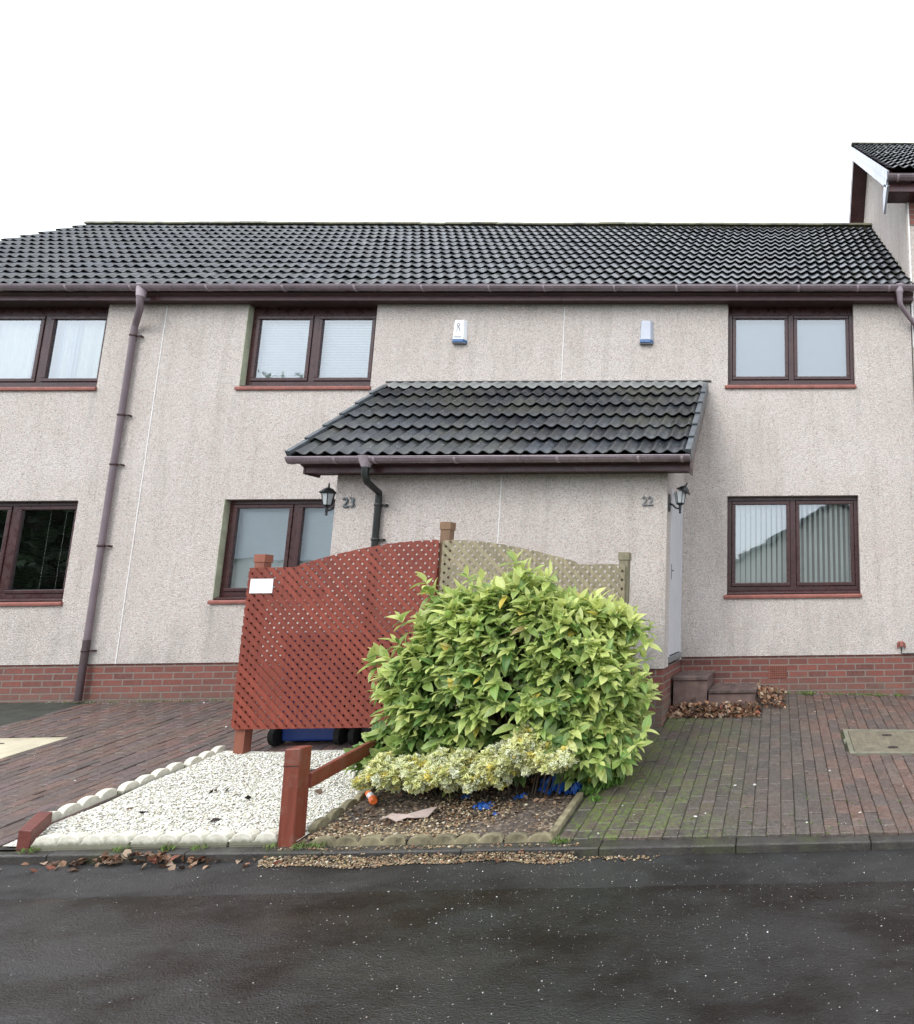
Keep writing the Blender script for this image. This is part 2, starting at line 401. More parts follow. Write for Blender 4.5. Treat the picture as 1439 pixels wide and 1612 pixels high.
t.b.inputs['Base Color'].default_value = (.75, .78, .78, 1); t.rough(.12); t.b.inputs['Alpha'].default_value = .62
MAT['lamp_glass'] = t.m

# ------------------------------------------------------------ object helpers
OFF = {}
def thing(name, label, cat, loc=(0, 0, 0), group=None, kind=None):
    o = bpy.data.objects.new(name, None); COL.objects.link(o); o.location = loc
    o.empty_display_size = .2
    tag(o, label, cat, group, kind); OFF[o] = Vector(loc)
    return o
def tag(o, label=None, cat=None, group=None, kind=None):
    if label: o['label'] = label
    if cat: o['category'] = cat
    if group: o['group'] = group
    if kind: o['kind'] = kind
    return o
class MB:
    def __init__(s): s.v = []; s.f = []; s.m = []; s.c = []; s.cur = 0; s.cc = None; s.mats = []
    def face(s, pts):
        i = len(s.v); s.v += [tuple(p) for p in pts]; s.f.append(tuple(range(i, i + len(pts)))); s.m.append(s.cur); s.c.append(s.cc)
    def poly(s, verts, faces):
        i = len(s.v); s.v += [tuple(p) for p in verts]
        for f in faces: s.f.append(tuple(i + k for k in f)); s.m.append(s.cur); s.c.append(s.cc)
    def box(s, x0, x1, y0, y1, z0, z1, M=None):
        P = [(x0, y0, z0), (x1, y0, z0), (x1, y1, z0), (x0, y1, z0), (x0, y0, z1), (x1, y0, z1), (x1, y1, z1), (x0, y1, z1)]
        if M is not None: P = [tuple(M @ Vector(p)) for p in P]
        s.poly(P, [(0, 3, 2, 1), (4, 5, 6, 7), (0, 1, 5, 4), (1, 2, 6, 5), (2, 3, 7, 6), (3, 0, 4, 7)])
    def prism(s, pts2, y0, y1, axis='Y'):
        n = len(pts2)
        f = {'Y': lambda a, b, t: (a, t, b), 'X': lambda a, b, t: (t, a, b), 'Z': lambda a, b, t: (a, b, t)}[axis]
        P = [f(a, b, y0) for a, b in pts2] + [f(a, b, y1) for a, b in pts2]
        s.poly(P, [tuple(range(n - 1, -1, -1)), tuple(range(n, 2 * n))] + [(i, (i + 1) % n, n + (i + 1) % n, n + i) for i in range(n)])
    def tube(s, pts, r, n=10, caps=True):
        pts = [Vector(p) for p in pts]; rs = r if isinstance(r, (list, tuple)) else [r] * len(pts)
        rings = []
        up = None
        for i, p in enumerate(pts):
            d = (pts[min(i + 1, len(pts) - 1)] - pts[max(i - 1, 0)]).normalized()
            if up is None:
                up = Vector((0, 0, 1)) if abs(d.z) < .9 else Vector((1, 0, 0))
            a = d.cross(up).normalized(); b = a.cross(d).normalized(); up = b
            rings.append([p + (a * math.cos(2 * math.pi * k / n) + b * math.sin(2 * math.pi * k / n)) * rs[i] for k in range(n)])
        V = [q for ring in rings for q in ring]; F = []
        for i in range(len(pts) - 1):
            for k in range(n): F.append((i * n + k, i * n + (k + 1) % n, (i + 1) * n + (k + 1) % n, (i + 1) * n + k))
        if caps: F += [tuple(range(n - 1, -1, -1)), tuple(range((len(pts) - 1) * n, len(pts) * n))]
        s.poly(V, F)
    def lathe(s, prof, cx, cy, n=16, M=None, z=0):
        V = []
        for r, h in prof:
            for k in range(n):
                a = 2 * math.pi * k / n; p = Vector((r * math.cos(a), r * math.sin(a), h))
                p = (M @ p) if M is not None else p + Vector((cx, cy, z)); V.append(p)
        F = []
        for i in range(len(prof) - 1):
            for k in range(n): F.append((i * n + k, i * n + (k + 1) % n, (i + 1) * n + (k + 1) % n, (i + 1) * n + k))
        F += [tuple(range(n - 1, -1, -1)), tuple(range((len(prof) - 1) * n, len(prof) * n))]
        s.poly(V, F)
    def build(s, name, mat, parent=None, bevel=0, smooth=False, seg=2, recalc=True):
        me = bpy.data.meshes.new(name)
        off = OFF.get(parent, Vector((0, 0, 0)))
        me.from_pydata([(x - off.x, y - off.y, z - off.z) for x, y, z in s.v], [], s.f)
        mats = [mat] if isinstance(mat, str) else mat
        for m in mats: me.materials.append(MAT[m])
        if len(mats) > 1: me.polygons.foreach_set('material_index', s.m)
        if s.c and s.c[0] is not None:
            at = me.attributes.new('col', 'FLOAT_COLOR', 'CORNER')
            arr = np.ones((len(me.loops), 4), dtype=np.float32)
            ln = np.array([len(f) for f in s.f]); cc = np.array(s.c, dtype=np.float32)
            arr[:, :3] = np.repeat(cc, ln, axis=0)
            at.data.foreach_set('color', arr.ravel())
        if recalc:
            bm = bmesh.new(); bm.from_mesh(me); bmesh.ops.recalc_face_normals(bm, faces=bm.faces); bm.to_mesh(me); bm.free()
        if smooth:
            me.polygons.foreach_set('use_smooth', [True] * len(me.polygons))
        o = bpy.data.objects.new(name, me); COL.objects.link(o)
        if bevel:
            b = o.modifiers.new('bevel', 'BEVEL'); b.width = bevel; b.segments = seg; b.limit_method = 'ANGLE'; b.angle_limit = R(35)
        if parent is not None:
            o.parent = parent; OFF[o] = off
        return o

def smooth_angle(o, ang=40):
    me = o.data
    me.polygons.foreach_set('use_smooth', [True] * len(me.polygons))
    bm = bmesh.new(); bm.from_mesh(me)
    bmesh.ops.remove_doubles(bm, verts=bm.verts, dist=1e-5)
    for e in bm.edges:
        if len(e.link_faces) == 2 and e.calc_face_angle(0) > R(ang): e.smooth = False
    bm.to_mesh(me); bm.free()

def scatter(name, bv, bf, mats4, cols, mat, lc=None, lcr=None, parent=None, smooth=False):
    """many copies of a small base mesh merged in one; mats4 (N,3,4)"""
    n = len(mats4); bv = np.asarray(bv, dtype=np.float32); nv = len(bv)
    V = np.einsum('nij,vj->nvi', mats4[:, :, :3], bv) + mats4[:, None, :, 3]
    off = OFF.get(parent, Vector((0, 0, 0))); V = V - np.array(off, dtype=np.float32)
    k = len(bf[0]); F = (np.asarray(bf)[None] + (np.arange(n) * nv)[:, None, None]).reshape(-1)
    me = bpy.data.meshes.new(name)
    me.vertices.add(n * nv); me.vertices.foreach_set('co', V.astype(np.float32).ravel())
    nf = n * len(bf); me.loops.add(nf * k); me.polygons.add(nf)
    me.loops.foreach_set('vertex_index', F.astype(np.int32))
    me.polygons.foreach_set('loop_start', (np.arange(nf) * k).astype(np.int32))
    me.polygons.foreach_set('loop_total', np.full(nf, k, dtype=np.int32))
    at = me.attributes.new('col', 'FLOAT_COLOR', 'POINT')
    c = np.ones((n, nv, 4), dtype=np.float32); c[:, :, :3] = np.asarray(cols)[:, None, :]
    at.data.foreach_set('color', c.ravel())
    if lc is not None:
        at = me.attributes.new('lc', 'FLOAT_VECTOR', 'POINT')
        q = np.zeros((n, nv, 3), dtype=np.float32); q[:, :, :2] = np.asarray(lc)[None]; q[:, :, 2] = np.asarray(lcr)[:, None]
        at.data.foreach_set('vector', q.ravel())
    me.update(calc_edges=True); me.validate()
    if smooth: me.polygons.foreach_set('use_smooth', [True] * nf)
    me.materials.append(MAT[mat])
    o = bpy.data.objects.new(name, me); COL.objects.link(o)
    if parent is not None: o.parent = parent; OFF[o] = off
    return o
def rand_rot(n, flat=0.0):
    q = rng.normal(size=(n, 4)); q /= np.linalg.norm(q, axis=1)[:, None]
    w_, x, y, z = q.T
    return np.stack([np.stack([1 - 2 * (y * y + z * z), 2 * (x * y - w_ * z), 2 * (x * z + w_ * y)], 1),
                     np.stack([2 * (x * y + w_ * z), 1 - 2 * (x * x + z * z), 2 * (y * z - w_ * x)], 1),
                     np.stack([2 * (x * z - w_ * y), 2 * (y * z + w_ * x), 1 - 2 * (x * x + y * y)], 1)], 1)
PHI = (1 + 5 ** .5) / 2
ICO_V = np.array([(-1, PHI, 0), (1, PHI, 0), (-1, -PHI, 0), (1, -PHI, 0), (0, -1, PHI), (0, 1, PHI), (0, -1, -PHI), (0, 1, -PHI),
                  (PHI, 0, -1), (PHI, 0, 1), (-PHI, 0, -1), (-PHI, 0, 1)]) / 1.902
ICO_F = [(0, 11, 5), (0, 5, 1), (0, 1, 7), (0, 7, 10), (0, 10, 11), (1, 5, 9), (5, 11, 4), (11, 10, 2), (10, 7, 6), (7, 1, 8),
         (3, 9, 4), (3, 4, 2), (3, 2, 6), (3, 6, 8), (3, 8, 9), (4, 9, 5), (2, 4, 11), (6, 2, 10), (8, 6, 7), (9, 8, 1)]
def stones(name, P, size, cols, mat):
    n = len(P)
    S = np.asarray(size)[:, None] * rng.uniform(.55, 1.15, (n, 3)) * .5
    Rm = rand_rot(n); A = Rm * S[:, None, :]
    # squash in world z so they lie flat
    A[:, 2, :] *= .62
    M4 = np.concatenate([A, P[:, :, None]], axis=2).astype(np.float32)
    bv = ICO_V * (1 + .0 * ICO_V)
    return scatter(name, bv, ICO_F, M4, cols, mat)
def zg(x, y): return .085 + (y - 4.6) * (.147 - .01 * max(0, x))
def zgv(x, y): return .085 + (y - 4.6) * (.147 - .01 * np.maximum(0, x))
def pal(n, cols, wts, jit=.12):
    cols = np.array(cols); i = rng.choice(len(cols), n, p=np.array(wts) / sum(wts))
    return np.clip(cols[i] * rng.uniform(1 - jit, 1 + jit, (n, 1)) * rng.uniform(.96, 1.04, (n, 3)), 0, 1)

D = 7.98          # facade plane
YP = 6.80         # porch front wall
EX = [(-12.58, -7.971), (-7.971, -2.812), (-2.812, 1.80)]

# ------------------------------------------------------------ ground
def sheet(name, mat, pts, faces=None):
    b = MB()
    b.poly(pts, faces or [tuple(range(len(pts)))]); return tag(b.build(name, mat, recalc=False), kind='structure')
sheet('ground', 'grass_far', [(-300, -300, -.12), (300, -300, -.12), (300, 300, -.12), (-300, 300, -.12)])
sheet('road', 'road_wet', [(-60, -4.5, 0), (60, -4.5, 0), (60, 4.585, 0), (-60, 4.585, 0)])
b = MB(); b.box(-60, 60, -7.0, -4.5, -.1, .1); tag(b.build('pavement', 'pavement_far'), kind='structure')
# kerb stones
b = MB(); x = -8.4
def yk(x): return float(np.interp(x, [-8.4, -5.1, -3.2, -1.4, .9, 4.5], [4.57, 4.545, 4.50, 4.483, 4.508, 4.54]))
while x < 4.5:
    L_ = .9; dz = random.uniform(-.003, .003); xa, xb = x + .0015, x + L_ - .0015; za = .068 + dz
    b.poly([(xa, yk(xa), -.06), (xb, yk(xb), -.06), (xb, 4.5985, -.06), (xa, 4.5985, -.06), (xa, yk(xa), za - .012), (xb, yk(xb), za - .012), (xb, 4.5985, za), (xa, 4.5985, za)],
           [(0, 3, 2, 1), (4, 5, 6, 7), (0, 1, 5, 4), (1, 2, 6, 5), (2, 3, 7, 6), (3, 0, 4, 7)]); x += L_
tag(b.build('kerb', 'kerb_wet', bevel=.009), kind='structure')

# block paving as real bevelled blocks over a mortar bed
def paving_region(inside, x0, x1, y0, y1, pal_fn, mb):
    i0 = int(math.floor(x0 / .1)); i1 = int(math.ceil(x1 / .1))
    for i in range(i0, i1):
        y = y0 - (.1 if i % 2 else 0)
        rows = []
        # a soldier row of headers along the kerb
        rows.append((y0, y0 + .1))
        yy = y0 + .1 + (-.1 if i % 2 else 0)
        while yy < y1:
            rows.append((max(yy, y0 + .1), min(yy + .2, y1))); yy += .2
        for ya, yb in rows:
            if yb - ya < .03: continue
            xa, xb = i * .1, i * .1 + .1
            cx_, cy_ = (xa + xb) / 2, (ya + yb) / 2
            if not inside(cx_, cy_): continue
            g = .002; c = .005
            dz = random.gauss(0, .0022); tx = random.gauss(0, .012); ty = random.gauss(0, .009); rz = random.gauss(0, .014); off_ = random.gauss(0, .0015)
            def z(px, py, d=0): return zg(px, py) + dz + (px - cx_) * tx + (py - cy_) * ty - d
            xa += g; xb -= g; ya += g; yb -= g
            q = [(xa, ya), (xb, ya), (xb, yb), (xa, yb)]; qi = [(xa + c, ya + c), (xb - c, ya + c), (xb - c, yb - c), (xa + c, yb - c)]
            q = [(px - (py - cy_) * rz, py + (px - cx_) * rz) for px, py in q]; qi = [(px - (py - cy_) * rz, py + (px - cx_) * rz) for px, py in qi]
            P = [(px, py, z(px, py, .03)) for px, py in q] + [(px, py, z(px, py, .005)) for px, py in q] + [(px, py, z(px, py)) for px, py in qi]
            mb.cc = pal_fn(cx_, cy_)
            F = [(8, 9, 10, 11)]
            for k in range(4):
                k2 = (k + 1) % 4
                F += [(4 + k, 4 + k2, 8 + k2, 8 + k), (k, k2, 4 + k2, 4 + k)]
            mb.poly(P, F)
BR = [(.112, .070, .056), (.130, .074, .058), (.098, .066, .056), (.118, .083, .067), (.142, .082, .062), (.088, .065, .057)]
GR = [(.082, .069, .058), (.072, .062, .053), (.092, .075, .062), (.065, .057, .050), (.094, .070, .058)]
def colR(x, y):
    t_ = min(1, max(0, (x - .15) / .35)); g_ = random.choice(GR); r_ = random.choice(BR); m_ = min(1, t_ * .8 + random.random() * .25); base = tuple(a * (1 - m_) + c * m_ * 1.08 for a, c in zip(g_, r_))
    k = random.uniform(.88, 1.08); return tuple(k * c for c in base)
def colL(x, y):
    base = random.choice(BR + [(.125, .078, .074), (.145, .078, .066), (.11, .075, .072)]); k = random.uniform(.9, 1.12); return tuple(k * c for c in base)
coverR = (.63, 1.62, 6.02, 6.66); coverL = (-8.05, -7.07, 6.19, 6.72)
inR = lambda x, y: x > -1.52 and not (coverR[0] - .02 < x < coverR[1] + .02 and coverR[2] - .02 < y < coverR[3] + .02) and not (x < -1.2 and y > YP)
mb = MB(); paving_region(inR, -1.6, 4.6, 4.588, 7.97, colR, mb)
inB = lambda x, y: (-5.2 < x < -1.5 and 6.22 < y < YP) or (-5.2 < x < -4.75 and y >= YP)
paving_region(inB, -5.2, -1.5, 4.588, 7.97, colL, mb)
inL = lambda x, y: -8.18 < x < -5.2 and not (coverL[0] < x < coverL[1] + .02 and coverL[2] - .02 < y < coverL[3] + .02)
paving_region(inL, -8.3, -5.2, 4.605, 7.97, colL, mb)
tag(mb.build('driveway', 'paving', recalc=False), kind='structure')
b = MB()
b.poly([(-8.3, 4.59, zg(-8, 4.59) - .009), (5, 4.59, zg(0, 4.59) - .009), (5, 8.1, zg(5, 8.1) - .009), (0, 8.1, zg(0, 8.1) - .009), (-8.3, 8.1, zg(-8, 8.1) - .009), (0, 4.59, zg(0, 4.59) - .009)],
       [(0, 5, 3, 4), (5, 1, 2, 3)])
tag(b.build('ground', 'paving_joint', recalc=False), kind='structure')
b = MB(); b.poly([(-14, 4.6, zg(-8, 4.6) - .002), (-8.2, 4.6, zg(-8, 4.6) - .002), (-8.16, 8.1, zg(-8, 8.1) - .002), (-14, 8.1, zg(-8, 8.1) - .002)], [(0, 1, 2, 3)])
tag(b.build('road', 'asphalt_old', recalc=False), kind='structure')

# white gravel bed and dark planter bed
def bed(name, mat, x0, x1, y0, y1, dz, amp):
    nx, ny = 40, 34; V = []
    for j in range(ny + 1):
        for i in range(nx + 1):
            x = x0 + (x1 - x0) * i / nx; y = y0 + (y1 - y0) * j / ny
            V.append((x, y, zg(x, y) + dz + amp * (math.sin(x * 7 + y * 3) + math.sin(y * 9 - x * 4)) * .5))
    F = [(j * (nx + 1) + i, j * (nx + 1) + i + 1, (j + 1) * (nx + 1) + i + 1, (j + 1) * (nx + 1) + i) for j in range(ny) for i in range(nx)]
    b = MB(); b.poly(V, F); o = b.build(name, mat, recalc=False, smooth=True); return tag(o, kind='structure')
bed('ground', 'gravel_bed', -5.16, -3.24, 4.60, 6.25, .012, .01)
bed('ground', 'planter_soil', -3.24, -1.56, 4.58, 6.24, .004, .012)

n = 27000
P = np.stack([rng.uniform(-5.12, -3.27, n), 4.66 + (rng.uniform(0, 1, n) ** 1.1) * 1.50, np.zeros(n)], 1)
P[:, 2] = zgv(P[:, 0], P[:, 1]) + .016 + .01 * (np.sin(P[:, 0] * 7 + P[:, 1] * 3) + np.sin(P[:, 1] * 9 - P[:, 0] * 4)) * .5 + rng.uniform(0, .012, n)
keep = P[:, 0] > -5.12 + np.maximum(0, (4.9 - P[:, 1])) * .1
P = P[keep]; n = len(P)
tag(stones('white_gravel', P, rng.uniform(.009, .024, n), pal(n, [(.68, .67, .61), (.60, .58, .50), (.76, .755, .72), (.48, .45, .34), (.26, .235, .18)], [5, 5, 4, 1.8, .8]), 'stone_white'),
    'loose white chippings filling the bed left of the red post', 'gravel', kind='stuff')
n = 6500
P = np.stack([rng.uniform(-3.19, -1.6, n), 4.63 + rng.uniform(0, 1, n) ** 1.7 * 1.3, np.zeros(n)], 1)
m_ = np.sin(P[:, 0] * 5.1 + 1) + np.sin(P[:, 1] * 9 + P[:, 0] * 3) + rng.normal(0, .7, n) + (4.85 - P[:, 1]) * 3 + (-2.5 - P[:, 0]) * 1.2
P = P[m_ > -.2]; n = len(P)
P[:, 2] = zgv(P[:, 0], P[:, 1]) + .008 + rng.uniform(0, .01, n)
BG = [(.17, .115, .06), (.26, .185, .10), (.11, .075, .045), (.36, .29, .18), (.22, .11, .06), (.52, .46, .35), (.09, .08, .055)]
tag(stones('brown_gravel', P, rng.uniform(.010, .026, n), pal(n, BG, [4, 5, 2, 3.5, 1.5, 2, 1]), 'stone_brown'),
    'brown and tan pebbles over the soil in front of the bushes', 'gravel', kind='stuff')
n = 4200
x_ = rng.uniform(-3.35, -1.35, n); kd = rng.uniform(0, 1, n)
P = np.stack([x_, np.interp(x_, [-3.4, -3.2, -1.4, -.5], [4.50, 4.50, 4.483, 4.49]) - np.abs(rng.normal(0, .012, n)) - kd ** 1.6 * .075 * (1 + .45 * np.sin(x_ * 4) + .3 * np.sin(x_ * 11)), np.zeros(n)], 1)
P[:, 1] += .055 * (kd < .35); P[:, 2] = .006 + np.maximum(0, (1 - kd * 1.2)) * .068 * rng.uniform(.5, 1, n)
n2 = 110
P2 = np.stack([rng.uniform(-1.4, -.8, n2), 4.47 - np.abs(rng.normal(0, .03, n2)), np.full(n2, .006)], 1)
P = np.concatenate([P, P2]); n = len(P)
tag(stones('spilled_gravel', P, rng.uniform(.008, .024, n), pal(n, BG, [5, 5, 3, 1.6, 2.5, .8, 3]), 'stone_brown'),
    'tan pebbles spilled into the gutter along the kerb below the planter', 'gravel', kind='stuff')
n = 260
P = np.stack([rng.uniform(-1.4, 2.3, n), rng.uniform(4.62, 7.9, n), np.zeros(n)], 1)
P = np.concatenate([P, np.stack([rng.uniform(-8, -5.4, 90), rng.uniform(4.9, 7.9, 90), np.zeros(90)], 1)]); n = len(P)
P[:, 2] = zgv(P[:, 0], P[:, 1]) + .003
tag(stones('drive_crumbs', P, rng.choice([.006, .010, .018, .032], n, p=[.5, .32, .14, .04]), pal(n, [(.40, .36, .33), (.20, .15, .12), (.58, .55, .52)], [3, 3, 2]), 'stone_white'),
    'pale crumbs and pebbles scattered over the brick drives', 'pebbles', kind='stuff')
# pale grit on the wet road
n = 3600
P = np.stack([rng.uniform(-6.5, 2.2, n), 2.6 + rng.uniform(0, 1, n) * 1.85, np.full(n, .002)], 1)
wv = np.sin(P[:, 0] * 1.3 + 2) + np.sin(P[:, 1] * 2.3 + P[:, 0] * .7) + rng.normal(0, .8, n) + np.clip((P[:, 0] + 2.8) * .9, -1.6, .8)
P = P[wv > -.2]; n = len(P)
tag(stones('grit', P, rng.choice([.0035, .005, .0075, .011], n, p=[.55, .33, .10, .02]), pal(n, [(.48, .47, .45), (.26, .24, .22), (.36, .29, .25), (.62, .61, .60)], [4, 4, 1, 1.6]), 'stone_white'),
    'scattered pale grit lying on the wet black road', 'grit', kind='stuff')

# ------------------------------------------------------------ edging stones
def scallop(x0, w_, n, along, c, th, hz, col, group, label, amp=.045, name='edging_stone'):
    """one edging piece with n scallops; along='X' (runs in X at y=c) or 'Y' (runs in Y at x=c)"""
    pts = []
    for k in range(n):
        for q in range(9 if k == n - 1 else 8):
            u = q / 8; pts.append((x0 + (k + u) * w_, math.sqrt(max(0, 1 - (2 * u - 1) ** 2)) * amp))
    if along == 'X':
        top = [(x, zg(x, c) + hz + h) for x, h in pts]; base = [(pts[-1][0] - .002, zg(0, c) - .05), (pts[0][0] + .002, zg(0, c) - .05)]
        b = MB(); b.prism(top + base, c - th / 2, c + th / 2, 'Y')
        loc = (x0 + n * w_ / 2, c, zg(0, c))
    else:
        top = [(y, zg(c, y) + hz + h) for y, h in pts]; base = [(pts[-1][0] - .002, zg(c, pts[-1][0]) - .05), (pts[0][0] + .002, zg(c, pts[0][0]) - .05)]
        b = MB(); b.prism(top + base, c - th / 2, c + th / 2, 'X')
        loc = (c, x0 + n * w_ / 2, zg(c, x0))
    o = b.build(name, col, bevel=.007)
    me = o.data; me.transform(Matrix.Translation(-Vector(loc))); o.location = loc
    o.rotation_euler = (random.gauss(0, .02), random.gauss(0, .01), random.gauss(0, .006))
    return tag(o, label, 'edging stone', group)
WG = 'white scalloped edging stones round the gravel bed'
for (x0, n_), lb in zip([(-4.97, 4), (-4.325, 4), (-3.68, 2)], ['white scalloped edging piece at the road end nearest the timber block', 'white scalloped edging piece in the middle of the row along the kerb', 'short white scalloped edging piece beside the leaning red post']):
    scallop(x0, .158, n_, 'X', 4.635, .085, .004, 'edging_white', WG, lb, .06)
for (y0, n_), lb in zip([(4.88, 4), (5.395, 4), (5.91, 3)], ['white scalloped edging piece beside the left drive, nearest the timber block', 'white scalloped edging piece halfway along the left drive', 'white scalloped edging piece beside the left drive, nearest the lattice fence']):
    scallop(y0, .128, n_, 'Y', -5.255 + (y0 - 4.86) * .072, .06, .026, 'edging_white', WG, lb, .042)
MG = 'mossy brown edging stones round the planter'
for (x0, n_), lb in zip([(-3.14, 4), (-2.497, 4), (-1.854, 2)], ['mossy brown scalloped edging piece beside the red post', 'mossy brown scalloped edging piece in the middle of the planter front', 'mossy brown scalloped edging piece at the right front corner of the planter']):
    scallop(x0, .158, n_, 'X', 4.60, .05, -.002, 'edging_moss', MG, lb, .036)
scallop(4.72, .15, 4, 'Y', -3.235, .05, .014, 'edging_moss', MG, 'mossy brown scalloped edging piece between white chippings and planter', .04)
scallop(5.34, .15, 4, 'Y', -3.25, .05, .014, 'edging_moss', MG, 'mossy brown scalloped edging piece running under the bush at its left', .04)
b = MB(); b.prism([(4.62, zg(0, 4.62) - .05), (5.22, zg(0, 5.22) - .05), (5.22, zg(0, 5.22) + .035), (4.62, zg(0, 4.62) + .035)], -1.575, -1.525, 'X')
tag(b.build('edging_stone', 'edging_moss', bevel=.008), 'straight mossy edging strip on the right side of the planter', 'edging stone')
b = MB()
b.poly([(-5.07, 4.60, .0), (-4.975, 4.59, .0), (-5.14, 4.86, .0), (-5.235, 4.85, .0), (-5.07, 4.60, .195), (-4.975, 4.59, .19), (-5.14, 4.86, .235), (-5.235, 4.85, .235)], [(0, 3, 2, 1), (4, 5, 6, 7), (0, 1, 5, 4), (1, 2, 6, 5), (2, 3, 7, 6), (3, 0, 4, 7)])
tag(b.build('timber_block', 'wood_block', bevel=.006), 'low dark red timber block lying at the road corner of the gravel bed', 'timber block')

# ------------------------------------------------------------ houses
HX = [thing('terraced_house', 'left roughcast house of the row, cut by the frame edge, with curtained upstairs window', 'house', (-10.3, D, .6)),
      thing('terraced_house', 'middle roughcast house, number 23, left of the shared porch joint', 'house', (-5.4, D, .6)),
      thing('terraced_house', 'right roughcast house, number 22, with vertical blinds downstairs', 'house', (-.5, D, .6))]
GROUP = 'roughcast houses of the terrace'
for h in HX: h['group'] = GROUP

def wall(parent, x0, x1, z0, z1, ops, name='wall', mat='roughcast', th=.28, y=D):
    xs = sorted({x0, x1} | {o[0] for o in ops} | {o[1] for o in ops}); zs = sorted({z0, z1} | {o[2] for o in ops} | {o[3] for o in ops})
    b = MB()
    for a, c in zip(xs, xs[1:]):
        for e, f in zip(zs, zs[1:]):
            if any(o[0] <= a + 1e-6 and c <= o[1] + 1e-6 and o[2] <= e + 1e-6 and f <= o[3] + 1e-6 for o in ops): continue
            b.face([(a, y, e), (c, y, e), (c, y, f), (a, y, f)])
            b.face([(a, y + th, e), (a, y + th, f), (c, y + th, f), (c, y + th, e)])
    b.face([(x0, y, z0), (x0, y + th, z0), (x1, y + th, z0), (x1, y, z0)])
    b.face([(x0, y, z1), (x1, y, z1), (x1, y + th, z1), (x0, y + th, z1)])
    for o in ops:
        a, c, e, f = o
        b.face([(a, y, e), (a, y + th, e), (c, y + th, e), (c, y, e)]); b.face([(a, y, f), (c, y, f), (c, y + th, f), (a, y + th, f)])
        b.face([(a, y, e), (a, y, f), (a, y + th, f), (a, y + th, e)]); b.face([(c, y, e), (c, y + th, e), (c, y + th, f), (c, y, f)])
    return b.build(name, mat, parent, recalc=False)

